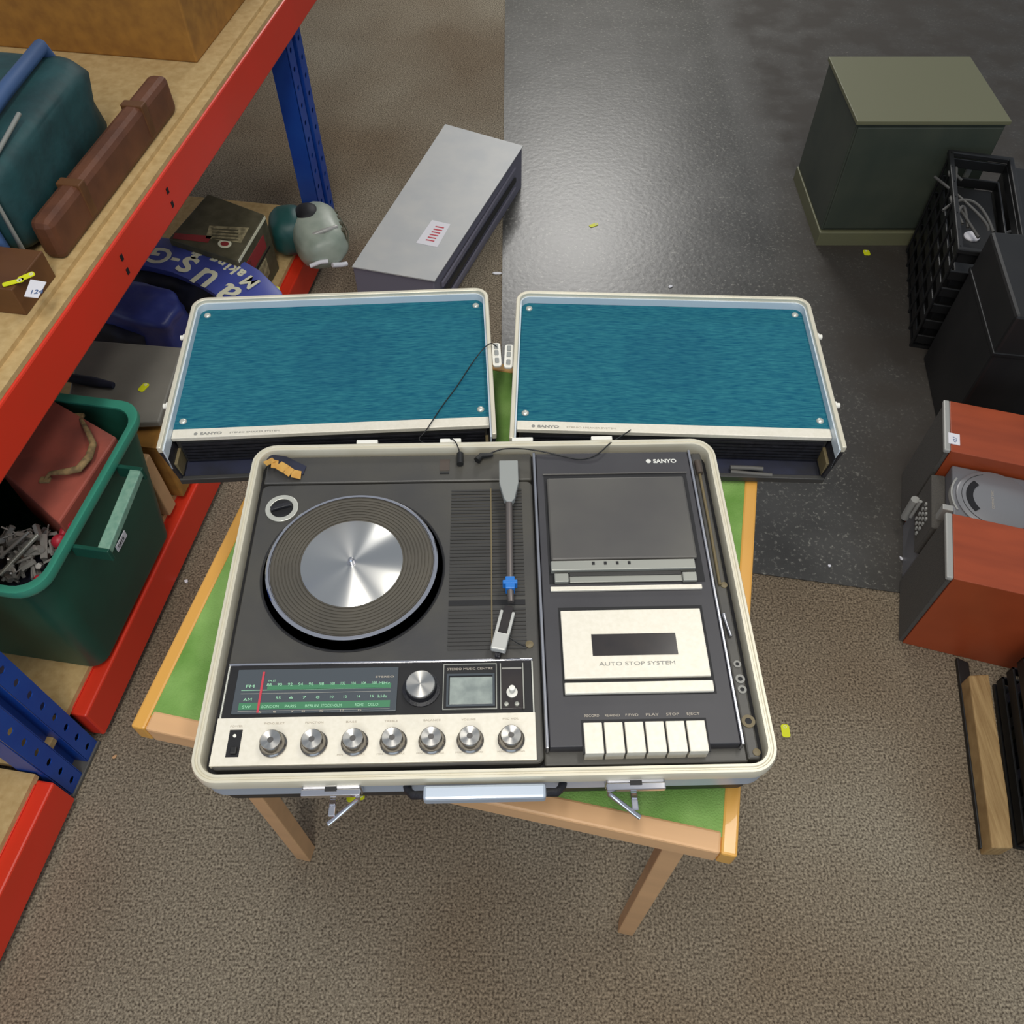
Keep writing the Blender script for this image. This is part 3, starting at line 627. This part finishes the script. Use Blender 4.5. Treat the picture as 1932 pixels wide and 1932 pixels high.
# loose metal bits at the front of the tub
def tubpt(px, py, z): return Vector(P3(px, py, z))
jm = MB(); rnd = random.Random(3)
for k in range(95):
    px = rnd.uniform(0, 112); py = rnd.uniform(1000, 1092) 
    if px > 95 and py > 1060: continue
    z = rnd.uniform(.36, .405); a = tubpt(px, py, z); an = rnd.gauss(.9, .95); l = rnd.uniform(.004, .024)
    dv = Vector((math.cos(an)*l, math.sin(an)*l, rnd.uniform(-.008, .008))); jm.tube([a-dv, a+dv], rnd.choice((.0012, .002, .003, .006)), 5)
o = jm.build('metal_scrap', 'junk_metal'); tag(o, 'heap of small loose metal bits at the near end of the green tub', 'scrap metal', kind='stuff')
pd_ = MB().prism([SH(-.935, .62), SH(-1.24, .62), SH(-1.24, .71), SH(-.935, .71)], .30, .352).build('rag', 'dark_cloth'); tag(pd_, 'dark rag under the metal bits inside the green tub', 'rag')
for i, (a, b, r, m, nm, lb) in enumerate((((0, 1085, .40), (72, 1008, .425), .0042, 'grey_silver', 'rod', 'longest silver rod lying across the metal bits in the tub'),
        ((0, 1052, .40), (55, 1003, .425), .0032, 'junk_metal', 'rod', 'shorter dull rod lying parallel behind the long silver one in the tub'),
        ((15, 1068, .39), (60, 1050, .40), .0026, 'junk_metal', 'rod', 'thin dull rod under the long silver one in the tub'))):
    o = MB().tube([P3(*a), P3(*b)], r, 8).build(nm, m, smooth=50); tag(o, lb, 'rod')
for (px, py, z, r, lb) in ((112, 1022, .415, .013, 'pink-red plug lying against the tub rim below the toolbox'), (72, 1092, .39, .007, 'tiny red cap at the near corner of the tub')):
    c = P(px, py, z); o = MB().lathe([(r*.6, -r), (r, -r*.5), (r, r*.4), (r*.5, r), (.0005, r*1.1)], 18).build('plug_top', 'junk_red', smooth=50, loc=(*c, z)); tag(o, lb, 'plug')
o = MB().tube([P3(118, 1010, .41), P3(126, 990, .42), P3(134, 978, .42)], [.007, .009, .006], 10).build('screwdriver_handle', 'junk_red', smooth=50); tag(o, 'dark red tool grip between the toolbox corner and the tub rim', 'tool')
# ---- things along the lower shelf
def pxprism(pts, z0, z1, name, mat, label, cat, bevel=.003, group=None):
    base = Vector(P(*pts[0], z1)); t = thing(name, label, cat, (base.x, base.y, z0), 0, group)
    rel = [(P(*p, z1)[0]-base.x, P(*p, z1)[1]-base.y) for p in pts]
    t2 = MB().prism(rel, 0, z1-z0).build('body', mat, t, bevel)
    return t, base, t2
# cardboard box under the speaker corner
def shbox(n0, n1, s0, s1, z0, z1, name, mat, label, cat, bevel=.003, rz=0):
    cxs, cys = SH((n0+n1)/2, (s0+s1)/2); t = thing(name, label, cat, (cxs, cys, z0), YR+rz)
    a, b = (n1-n0)/2, (s1-s0)/2
    o = BX(-a, a, -b, b, 0, z1-z0).build('body', mat, t, bevel)
    return t, o
t, o = shbox(-1.16, -.925, 1.03, 1.28, .134, .300, 'cardboard_box', 'cardboard', 'brown cardboard box on the bottom shelf behind the green tub', 'box', .004)
BX(-.1175, .1175, -.125, -.06, .167, .171).build('box_flap', 'cardboard', t); BX(-.117, .117, -.005, .005, .1665, .1680).build('box_seam', 'dark_wood', t)
t, o = shbox(-.965, -.935, .975, 1.010, .134, .31, 'wood_batten', 'pale_wood', 'short brown board standing on end between the tub and cardboard box', 'board', .003)
MB().lathe([(.004, 0), (.004, .001), (.0004, .002)], 10).build('nail_head', 'rust', t, loc=(0, 0, .176))
# leaning cardboard sheet seen below the left speaker
ln = MB(); A = [Vector(P3(296, 850, .40)), Vector(P3(372, 1000, .15)), Vector(P3(322, 1002, .15)), Vector(P3(262, 822, .40))]
nr = (A[1]-A[0]).cross(A[3]-A[0]).normalized()*.006
# grey panel
GP = MB().prism([P(124, 770, .34), P(150, 640, .34), P(345, 655, .34), P(300, 795, .34), P(255, 797, .34)], .322, .34)
o = GP.build('plastic_lid', 'grey_plastic', bevel=.004); tag(o, 'flat grey plastic lid with a yellow tag, resting on the cardboard box', 'lid')
a = Vector(P3(128, 712, .350)); b = Vector(P3(214, 727, .350)); o = MB().tube([a, a.lerp(b, .6), b], [.010, .011, .007], 8).build('tool_bar', 'dark_cloth', smooth=50); tag(o, 'short black tool bar lying across the grey lid beside the green tub', 'tool')
YT = 'yellow lot tags'
def ytag(px, py, z, ang, lbl, L1=.020, L2=.012, string=None):
    c = P(px, py, z); t = thing('lot_tag', lbl, 'tag', (*c, z), R(ang), YT)
    MB().prism(rr(-L1/2, L1/2, -L2/2, L2/2, L2*.3, 3), 0, .001).build('tag_card', 'yellow_tag', t)
    MB().ring([(L1*.36*math.cos(a)*.35+L1*.3, L1*.13*math.sin(a)) for a in [k*math.pi/5 for k in range(10)]], [(L1*.2*math.cos(a)*.35+L1*.3, L1*.07*math.sin(a)) for a in [k*math.pi/5 for k in range(10)]], .001, .0016).build('eyelet', 'print_cream', t)
    return t
ytag(271, 731, .3405, 66, 'small yellow tag lying on the flat grey plastic lid', .026, .015)
ytag(520, 546, .24, 20, 'yellow round-cornered tag at the tip of the blue banner', .022, .018)
ytag(828, 524, .10, 70, 'yellow-green tag hanging at the near right corner of the grey metal box', .030, .012)
ytag(1120, 425, .0035, 30, 'yellow tag on the glossy vinyl floor beyond the right speaker', .030, .014)
ytag(1635, 477, .0035, 88, 'yellow tag on the floor below the green-grey cabinet', .026, .020)
ytag(1482, 1379, .0008, 88, 'yellow tag on the carpet right of the suitcase rim', .028, .017)
ytag(671, 1503, .7355, 10, 'yellow tag on the table below the left front catch', .020, .010)
ytag(50, 522, .810, 40, 'crooked yellow tag on the wooden box, nearest the white label', .026, .012)
ytag(25, 533, .810, 25, 'crooked yellow tag on the wooden box, farthest from the white label', .032, .010)
# dark under-bag and blue bag
def lump(name, mat, label, cat, c, sx, sy, sz, rz=0, seed=1, amp=.18, e=.55, parent=None, tg_=True):
    bm = bmesh.new(); bmesh.ops.create_icosphere(bm, subdivisions=4, radius=1)
    for v in bm.verts:
        q = v.co.copy(); k = [math.copysign(abs(a)**e, a) for a in q]; q = Vector(k)
        nn = noise.noise(Vector((q.x*1.6+seed*3.1, q.y*1.6, q.z*1.6))) + .5*noise.noise(Vector((q.x*4+seed, q.y*1.5, q.z*4)))
        q *= 1 + amp*nn
        v.co = Vector((q.x*sx, q.y*sy, max(q.z, -1)*sz + sz))
    me = bpy.data.meshes.new(name); bm.to_mesh(me); bm.free(); me.materials.append(MATS[mat])
    for p in me.polygons: p.use_smooth = True
    o = bpy.data.objects.new(name, me); COL.objects.link(o); o.location = c; o.rotation_euler = (0, 0, rz)
    if parent: o.parent = parent
    elif tg_: tag(o, label, cat)
    return o
c = P(270, 610, .22); lump('blue_bag', 'bag_blue', 'crumpled dark blue nylon bag behind the grey plastic lid', 'bag', (c[0]-.02, c[1]+.03, .134), .14, .065, .08, YR-R(12), 2, .16)
c = P(250, 650, .15); lump('black_bag', 'dark_cloth', 'black soft bag between the blue bag and the grey plastic lid', 'bag', (c[0]-.07, c[1]+.02, .134), .15, .04, .05, YR-R(12), 5, .12)
# banner: folded blue plastic sheet arching towards the right, cream letters upside down
def arc(path, wid, z, th):
    mb = MB(); rings = []
    for i, (px, py, zz, wd) in enumerate(path):
        a = Vector(P3(px, py, zz)); nxt = Vector(P3(*path[min(i+1, len(path)-1)][:3])); prv = Vector(P3(*path[max(i-1, 0)][:3]))
        d = (nxt-prv).normalized(); nrm = Vector((0, 0, 1)).cross(d).normalized()
        rings.append([a+nrm*wd+Vector((0, 0, -.006)), a+nrm*wd*.8, a-nrm*wd*.8, a-nrm*wd+Vector((0, 0, -.008)), a-nrm*wd*.9+Vector((0, 0, -.03)), a+nrm*wd*.9+Vector((0, 0, -.03))])
    return mb.loft(rings)
bp = [(225, 466, .29, .055), (290, 470, .29, .058), (350, 482, .29, .062), (405, 503, .29, .065), (450, 530, .29, .065), (495, 566, .285, .055), (525, 605, .27, .03)]
BN = arc(bp, 0, 0, 0).build('folded_banner', 'banner_blue', smooth=60); tag(BN, 'folded blue banner with upside down cream lettering, behind the left speaker', 'banner')
def letter(s, px, py, z, size, ang, wd=None): 
    o = text(s, size, 'print_cream', BN, (*P(px, py, z), z+.0006), rz=R(ang), bold=.0014, ext=.0008, align='CENTER'); return o
for s, px, py, sz, an in (('G', 312, 470, .085, 168), ('-', 338, 482, .080, 162), ('s', 366, 487, .128, 156), ('u', 402, 512, .128, 150), ('a', 446, 542, .128, 143)):
    letter(s, px, py, .290, sz, an)
for s, px, py, sz, an in (('&', 378, 474, .050, 154), ('g', 412, 484, .046, 150), ('n', 426, 490, .046, 148), ('i', 438, 497, .046, 147), ('k', 449, 503, .046, 146), ('a', 461, 511, .046, 144), ('M', 482, 526, .055, 141)):
    letter(s, px, py, .290, sz, an)
lump('dark_bag', 'dark_cloth', 'dark padded bag bulging below the blue banner', 'bag', (*P(330, 520, .2), .134), .12, .10, .060, YR, 9, .15)
# printed carton
pts = [(345, 400), (495, 412), (448, 490), (330, 470)]
t, base, o = pxprism([(318, 450), (392, 365), (500, 405), (448, 492)], .134, .31, 'printed_carton', 'box_print_dark', 'printed carton in dark green, cream and red on the bottom shelf, far end', 'carton')
def onpr(pts, z, mat, nm='print', h=.0008):
    MB().prism([(P(*p, z)[0]-base.x, P(*p, z)[1]-base.y) for p in pts], z-.134, z-.134+h).build(nm, mat, t)
onpr([(395, 426), (470, 430), (455, 458), (388, 450)], .31, 'box_print_cream'); onpr([(330, 440), (400, 446), (392, 458), (326, 450)], .31, 'box_red')
onpr([(424+13*math.cos(a), 460+8*math.sin(a)) for a in [k*math.pi/8 for k in range(16)]], .31, 'print_cream', 'logo'); onpr([(424+8*math.cos(a), 460+4*math.sin(a)) for a in [k*math.pi/8 for k in range(16)]], .311, 'box_red', 'logo')
for k in range(4): onpr([(400, 431+k*6), (450, 434+k*6), (449, 436+k*6), (400, 433+k*6)], .3105, 'box_print_dark', 'print')
# edge trim of the carton and its side print
A1 = Vector(P3(500, 405, .31)); A0 = Vector(P3(448, 492, .31)); off = Vector((base.x, base.y, .134))
for f0, f1, zz0, zz1, mt_ in ((.02, .98, .300, .309, 'print_cream'), (.15, .8, .235, .275, 'box_red'), (.1, .3, .23, .27, 'print_cream'), (.3, .7, .165, .215, 'box_print_cream'), (.05, .9, .222, .227, 'gap_black')):
    p0 = A0.lerp(A1, f0) - off; p1 = A0.lerp(A1, f1) - off; nn = Vector((p1.y-p0.y, -(p1.x-p0.x), 0)).normalized()*.0012
    MB().prism([(p0+nn*0)[:2], (p1)[:2], (p1+nn)[:2], (p0+nn)[:2]], zz0-.134, zz1-.134).build('print', mt_, t)
# rounded sage grey appliance at the end of the lower shelf
c = P(600, 440, .20)
VC = thing('vacuum_head', 'rounded sage grey and teal plastic appliance at the far end of the bottom shelf', 'appliance', (*c, .134), R(20))
lump('shell', 'plastic_sage', '', '', (0, 0, 0), .075, .115, .060, 0, 4, .05, .75, VC)
for k in range(4): BX(.052, .070, -.06+k*.030, -.045+k*.030, .06, .100).build('vent_fin', 'box_print_dark', VC, .002)
MB().tube([(-.03, -.06, .105), (.01, -.07, .118), (.05, -.05, .108)], .006, 8).build('top_ridge', 'silver_plastic', VC, smooth=60)
lump('dark_hood', 'plastic_teal', '', '', (-.070, .05, -.002), .060, .070, .062, 0, 6, .06, .8, VC)
lump('dial_cap', 'gap_black', '', '', (-.015, .04, .085), .034, .040, .022, 0, 6, .02, .9, VC)
for k in range(3): MB().tube([(.045+.012*k, -.09+.012*k, .045), (.062+.010*k, -.02, .075-.006*k), (.058+.009*k, .06, .070-.006*k)], .0025, 8).build('trim_line', 'box_print_dark', VC, smooth=60)
MB().tube([(-.05, -.115, .050), (-.02, -.118, .058), (.0, -.118, .055)], .006, 8).build('badge', 'paper', VC, smooth=60)
MB().tube([(.01, -.118, .04), (.035, -.112, .03), (.05, -.10, .02)], .007, 8).build('clip', 'paper', VC, smooth=60)
# ---- things on the upper shelf
US = .756
t, o = shbox(-1.04, -.945, .925, 1.025, US, .808, 'wooden_box', 'dark_wood', 'small dark wooden box with a white paper label near the shelf edge', 'box', .002)
BX(-.045, .045, -.047, .047, .051, .0522).build('box_lid', 'dark_wood', t)
bpy.context.view_layer.update(); inv = t.matrix_world.inverted()
MB().prism([(inv @ Vector(P3(*q, .808)))[:2] for q in ((46, 560), (72, 563), (88, 533), (58, 528))], .0522, .0530).build('paper_label', 'paper', t)
q = inv @ Vector(P3(55, 556, .808)); text('124', .014, 'strap_blue', t, (q.x, q.y, .0531), rz=R(14)); 
t, o = shbox(-1.5, -1.065, .70, .90, US, .86, 'teal_crate', 'plastic_teal', 'rounded teal plastic crate at the left edge on the upper shelf', 'crate', .02)
BX(-.21, .21, -.118, .118, .090, .104).build('crate_rim', 'tub_rim', t, .004)
BGT = thing('canvas_bag', 'dark teal canvas bag with a blue strap on the upper shelf behind the wooden box', 'bag', (*SH(-1.165, 1.24), US), YR+R(4))
lump('bag_body', 'teal_bag', '', '', (0, 0, 0), .165, .20, .085, 0, 3, .05, .28, BGT)
MB().tube([(.120, -.213, .03), (.115, -.205, .165), (.105, -.15, .183), (.10, 0, .188), (.09, .17, .183), (.09, .215, .08)], .013, 8).build('strap', 'strap_blue', BGT, smooth=60)
MB().tube([(.150, -.205, .03), (.146, -.20, .16), (.148, -.05, .182)], .004, 8).build('buckle_bar', 'grey_silver', BGT, smooth=60)
t, o = shbox(-.985, -.945, 1.065, 1.56, US, .83, 'leather_case', 'leather', 'long narrow brown leather case lying along the edge of the upper shelf', 'case', .012)
BX(-.022, .022, -.14, -.12, .012, .076).build('case_strap', 'dark_wood', t, .002); BX(-.022, .022, .12, .14, .012, .076).build('case_strap', 'dark_wood', t, .002)
t, o = shbox(-1.45, -.98, 1.75, 2.15, US, 1.0, 'cardboard_box', 'cardboard', 'large brown cardboard box on the upper shelf beyond the leather case', 'box', .004)
BX(-.235, .235, -.02, .02, .2435, .2455).build('packing_tape', 'masking_tape', t); BX(-.235, .235, -.001, .001, .2440, .2460).build('box_seam', 'dark_wood', t)
t, o = shbox(-1.5, -1.0, 2.3, 2.8, US, .93, 'storage_box', 'grey_plastic', 'grey plastic storage box at the far end of the upper shelf', 'box', .01)
BX(-.26, .26, -.26, .26, .165, .185).build('box_lid', 'metal_box_grey', t, .006)
# ------------------------------------------------------------------ grey metal box on the floor
t, base, o = pxprism([(665, 502), (818, 528), (985, 275), (840, 235)], 0, .15, 'metal_box', 'metal_box_side', 'pale grey metal box with a paper label on the carpet beyond the left speaker', 'metal box', .003)
q = [(665, 502), (818, 528), (985, 275), (840, 235)]
def onbox(pts, z0, z1, mat, nm, par=t, bs=base): return MB().prism([(P(*p, z1)[0]-bs.x, P(*p, z1)[1]-bs.y) for p in pts], z0, z1).build(nm, mat, par)
onbox([(664, 503), (820, 530), (987, 275), (840, 234)], .150, .1535, 'metal_box_grey', 'lid')
onbox([(815, 415), (850, 423), (825, 466), (785, 458)], .1535, .1542, 'paper', 'paper_label'); 
for k in range(6):
    y = 426 + k*5; onbox([(822-k*3.6, y), (838-k*3.6, y+3), (837-k*3.6, y+5), (821-k*3.6, y+2)], .1542, .1546, 'print_red', 'label_print')
A0 = Vector(P3(822, 528, .15)); A1 = Vector(P3(985, 275, .15)); off = Vector((base.x, base.y, 0))
for k in range(3):
    p0 = A0.lerp(A1, .05)-off; p1 = A0.lerp(A1, .9)-off; nn = Vector((p1.y-p0.y, -(p1.x-p0.x), 0)).normalized()*.006
    MB().prism([p0[:2], p1[:2], (p1+nn)[:2], (p0+nn)[:2]], .03+k*.035, .045+k*.035).build('side_slat', 'rib_black' if k % 2 else 'metal_box_side', t)
# bits of white fluff and paper on the floor
for i, (px, py, z, lb) in enumerate(((938, 516, .001, 'small torn white paper scrap on the carpet right of the grey metal box'), (1265, 541, .0035, 'small pale scrap on the vinyl beyond the right speaker'), (1700, 1054, .0035, 'small pale plaster crumb by the corner of the wood stereo'), (1565, 1068, .0035, 'tiny pale crumb on the vinyl near the carpet seam'), (216, 1429, .001, 'small tan splinter on the carpet at the foot of the blue post'), (351, 1097, .001, 'small white paper crumb on the carpet beside the red lower beam'))):
    c = P(px, py, z); b = MB(); n = 6; rd = random.Random(i); s = .008 if i in (0, 1) else .005
    b.prism([(s*rd.uniform(.6, 1.3)*math.cos(k*math.pi/3)*(1.6 if i == 0 else 1), s*rd.uniform(.5, 1.0)*math.sin(k*math.pi/3)) for k in range(6)], 0, .0025)
    tag(b.build('floor_scrap', 'paper' if i != 4 else 'pale_wood', loc=(*c, z), rot=(0, 0, i)), lb, 'scrap')
# ------------------------------------------------------------------ stereo at the right
u_ = Vector((.275, .961)); u_.normalize(); yw = math.atan2(-u_.x, u_.y)
def stereo_speaker(loc, w_, lbl, h=.27):
    t = thing('stereo_speaker', lbl, 'speaker', (*loc, 0), yw)     # local +y runs along the front, +x is the depth
    BX(.014, .26, 0, w_, 0, h).build('wooden_housing', 'cherry_wood', t, .0015)
    BX(.004, .0138, .002, w_-.002, .004, h-.010).build('grille', 'speaker_grille', t, .003)
    BX(.0, .0138, 0, w_, h-.010, h+.001).build('top_trim', 'silver_plastic', t, .003)
    BX(.258, .262, .005, w_-.005, .005, h-.005).build('back_panel', 'rib_black', t)
    return t
stereo_speaker((.846, .868), .163, 'cherry wood stereo speaker with grey front, nearer one by the carpet')
far = stereo_speaker((.846+.3365*u_.x, .868+.3365*u_.y), .155, 'cherry wood stereo speaker with a white price sticker on its top')
pz = P(1800, 828, .271); v = Vector(pz) - Vector((.846+.3365*u_.x, .868+.3365*u_.y)); lx = v.x*math.cos(-yw) - v.y*math.sin(-yw); ly = v.x*math.sin(-yw) + v.y*math.cos(-yw)
BX(lx-.012, lx+.012, ly-.016, ly+.016, .270, .2716).build('price_sticker', 'paper', far); text('427', .011, 'strap_blue', far, (lx+.005, ly-.011, .2717), rz=R(90))
su = Vector((.846+.168*u_.x, .868+.168*u_.y))
t = thing('cd_player', 'silver grey mini stereo unit with a round disc lid between the two wooden speakers', 'stereo', (*su, 0), yw)
BX(.030, .26, .001, .163, 0, .235).build('housing', 'cd_grey', t, .004)
BX(.010, .030, .004, .160, 0, .10).build('front_base', 'cd_grey', t, .003)
fp = MB().prism([(.0, .006), (.03, .004), (.03, .160), (.0, .156)], .10, .20).build('front_panel', 'speaker_grille', t, .003)
BX(.008, .030, .03, .045, .16, .238).build('front_trim', 'silver_plastic', t, .002)
MB().tube([(-.006, .135, .06), (-.008, .135, .13)], .010, 14).build('volume_wheel', 'silver_plastic', t, smooth=40)
MB().tube([(-.004, .115, .09), (-.004, .115, .15)], .004, 10).build('button_bar', 'silver_plastic', t, smooth=40)
for r_ in range(4):
    for k in range(4): BX(-.0035, 0, .045+k*.014, .051+k*.014, .115+r_*.018, .122+r_*.018).build('button', 'silver_plastic', fp)
def arcring(r0, r1, a0, a1, z0, z1, cx_, cy_, n=24):
    o = [(cx_+r1*math.cos(R(a0+(a1-a0)*k/n)), cy_+r1*math.sin(R(a0+(a1-a0)*k/n))) for k in range(n+1)]
    i = [(cx_+r0*math.cos(R(a0+(a1-a0)*k/n)), cy_+r0*math.sin(R(a0+(a1-a0)*k/n))) for k in range(n+1)]
    mb = MB()
    for k in range(n): mb.prism([o[k], o[k+1], i[k+1], i[k]], z0, z1)
    return mb
cxl, cyl = .115, .082
MB().lathe([(.079, 0), (.079, .003), (.076, .005), (.0005, .0055)], 64).build('disc_lid', 'cd_lid', t, smooth=35, loc=(cxl, cyl, .235))
arcring(.046, .060, 135, 225, .2405, .2415, cxl, cyl).build('lid_window', 'gap_black', t)
arcring(.0685, .0692, 110, 250, .2405, .2412, cxl, cyl).build('lid_groove', 'gap_black', t)
arcring(.086, .090, 150, 210, .225, .237, cxl, cyl).build('lid_catch', 'silver_plastic', t)
text('COMPACT DISC', .006, 'print_faint', t, (cxl-.004, cyl-.026, .2407), rz=R(90), width=.05)
# ------------------------------------------------------------------ right: black crate, black case, cabinet
CR = thing('black_crate', 'black slatted plastic crate on the floor beside the green-grey cabinet', 'crate', (1.135, 1.80, 0), R(-14))
w_, d_, h_ = .16, .45, .34
BX(0, w_, 0, d_, 0, .01).build('crate_base', 'crate_black', CR)
for k in range(6):
    z = .02 + k*.055
    BX(0, .006, 0, d_, z, z+.028).build('slat', 'crate_black', CR, .002); BX(w_-.006, w_, 0, d_, z, z+.028).build('slat', 'crate_black', CR, .002)
    BX(0, w_, 0, .006, z, z+.028).build('slat', 'crate_black', CR, .002); BX(0, w_, d_-.006, d_, z, z+.028).build('slat', 'crate_black', CR, .002)
for k in range(7): BX(-.004, .002, k*.073, k*.073+.010, 0, h_).build('upright_bar', 'crate_black', CR, .002)
MB().ring([(-.008, -.008), (w_+.008, -.008), (w_+.008, d_+.008), (-.008, d_+.008)], [(.006, .006), (w_-.006, .006), (w_-.006, d_-.006), (.006, d_-.006)], h_-.015, h_).build('crate_rim', 'case_black', CR, .003)
rnd = random.Random(5)
for k in range(6):
    a = (rnd.uniform(.03, .13), rnd.uniform(.05, .4), .30); b = (rnd.uniform(.03, .13), rnd.uniform(.05, .4), .345); c_ = (rnd.uniform(.03, .13), rnd.uniform(.05, .4), .32)
    t = wire([tuple(CR.location[i] + q[i] for i in range(3)) for q in (a, b, c_)], .004, 'loose_cable', ('short grey cable loop at the back of the black crate', 'thin grey cable nearest the crate corner', 'grey cable across the middle of the black crate', 'curled grey cable lying deepest in the black crate', 'grey cable end sticking up out of the black crate', 'grey cable along the long side of the black crate')[k], 'grey_strap')
BC = thing('flight_case', 'large plain black case behind the stereo speakers', 'case', (1.115, 1.45, 0), R(-8))
BX(0, .55, 0, .31, 0, .42).build('body', 'case_black', BC, .008); BX(-.003, .552, -.003, .313, .30, .312).build('lid_seam', 'crate_black', BC, .002)
MB().tube([(.10, .05, .42), (.10, .06, .435), (.10, .20, .438), (.10, .22, .42)], .005, 8).build('carry_handle', 'grey_strap', BC, smooth=50)
BBX = thing('black_box', 'black box with a round white badge, standing in the black crate', 'box', (1.160, 1.816, .012), R(-14))
BX(0, .125, 0, .405, 0, .238).build('body', 'case_black', BBX, .004)
bpy.context.view_layer.update(); q = BBX.matrix_world.inverted() @ Vector(P3(1833, 447, .25)); MB().lathe([(.021, 0), (.021, .003), (.017, .006), (.0005, .007)], 28).build('badge', 'paper', BBX, smooth=40, loc=(q.x, q.y, .238))
B2 = thing('amplifier_case', 'low black case with a coiled grey lead on top, right of the slatted crate', 'case', (1.345, 1.835, 0), R(-14))
BX(0, .6, 0, .5, 0, .245).build('body', 'case_black', B2, .01); BX(.01, .59, -.004, 0, .02, .22).build('front_panel', 'crate_black', B2, .003)
c = P(1932, 465, .25)
for r_, lb, nm in ((.062, 'larger outer ring of the coiled grey lead on the low black case', 'coiled_lead'), (.044, 'smaller inner ring of the coiled grey lead on the low black case', 'coiled_lead')):
    pts = [(c[0]+r_*math.cos(k*math.pi/8), c[1]+r_*1.1*math.sin(k*math.pi/8), .250) for k in range(17)]
    wire(pts, .0045, nm, lb, 'grey_strap')
CB = thing('cabinet', 'low green-grey metal cabinet standing on the floor at the top right', 'cabinet', (.966, 2.275, 0), R(0))
BX(0, .42, 0, .35, .05, .40).build('body', 'cabinet_green', CB, .004); BX(.005, .415, -.006, 0, .06, .39).build('door', 'cabinet_green', CB, .003); BX(-.004, .424, -.012, .354, 0, .05).build('plinth', 'cabinet_edge', CB, .003)
BX(.36, .375, -.018, -.006, .2, .28).build('door_handle', 'grey_silver', CB, .003)
BX(-.006, .424, -.012, .354, .40, .412).build('top_panel', 'cabinet_edge', CB, .002)
# plank and crates bottom right
pk = MB().prism([P(1828, 1274, .05), P(1866, 1272, .05), P(1902, 1505, .05), P(1912, 1600, .05), P(1872, 1600, .05), P(1860, 1505, .05)], .0, .05).build('timber_batten', 'plank_wood', bevel=.003); tag(pk, 'weathered timber batten lying on the carpet at bottom right', 'timber')
k2 = MB().prism([P(1805, 1240, .012), P(1828, 1250, .012), P(1872, 1600, .012), P(1850, 1600, .012)], .0008, .012).build('rubber_strip', 'crate_black', bevel=.002); tag(k2, 'flat black strip along the left side of the timber batten', 'strip')
MC = thing('media_crate', 'black wire crate packed with dark discs and glossy cases, bottom right corner', 'crate', (.952, .43, 0), R(-12))
MB().ring([(0, 0), (.40, 0), (.40, .34), (0, .34)], [(.012, .012), (.388, .012), (.388, .328), (.012, .328)], .15, .165).build('crate_rim', 'crate_black', MC, .002)
BX(0, .40, 0, .34, 0, .01).build('crate_base', 'crate_black', MC)
for k in range(3):
    z = .02+k*.045
    for bb in ((0, .004, 0, .34), (.396, .40, 0, .34), (0, .40, 0, .004), (0, .40, .336, .34)): BX(bb[0], bb[1], bb[2], bb[3], z, z+.026).build('slat', 'crate_black', MC)
rnd = random.Random(11)
mts = ['window_dark', 'box_print_dark', 'grey_strap', 'case_black', 'metal_box_side', 'dark_cloth']
for k in range(11):
    y = .02 + k*.0275; p = Vector((.016, y, .012)); p.rotate(Matrix.Rotation(R(-12), 3, 'Z')); p += MC.location
    t = thing('disc_case', 'thin dark disc case in the bottom right crate, %s' % ('nearest the stereo', 'second from the stereo end', 'third from the stereo end', 'fourth from the stereo end', 'fifth from the stereo end', 'middle of the row', 'fifth from the near end', 'fourth from the near end', 'third from the near end', 'second from the near end', 'nearest the viewer')[10-k], 'disc case', tuple(p), R(-12), 'disc cases in the bottom right crate')
    hh = rnd.uniform(.115, .135)
    BX(0, .36, 0, .020, 0, hh).build('case_body', mts[k % 6], t, .001)
    BX(.02+rnd.random()*.05, .16, .003, .017, hh, hh+.0006).build('spine_print', ('print_grey', 'print_faint', 'dial_glass')[k % 3], t)
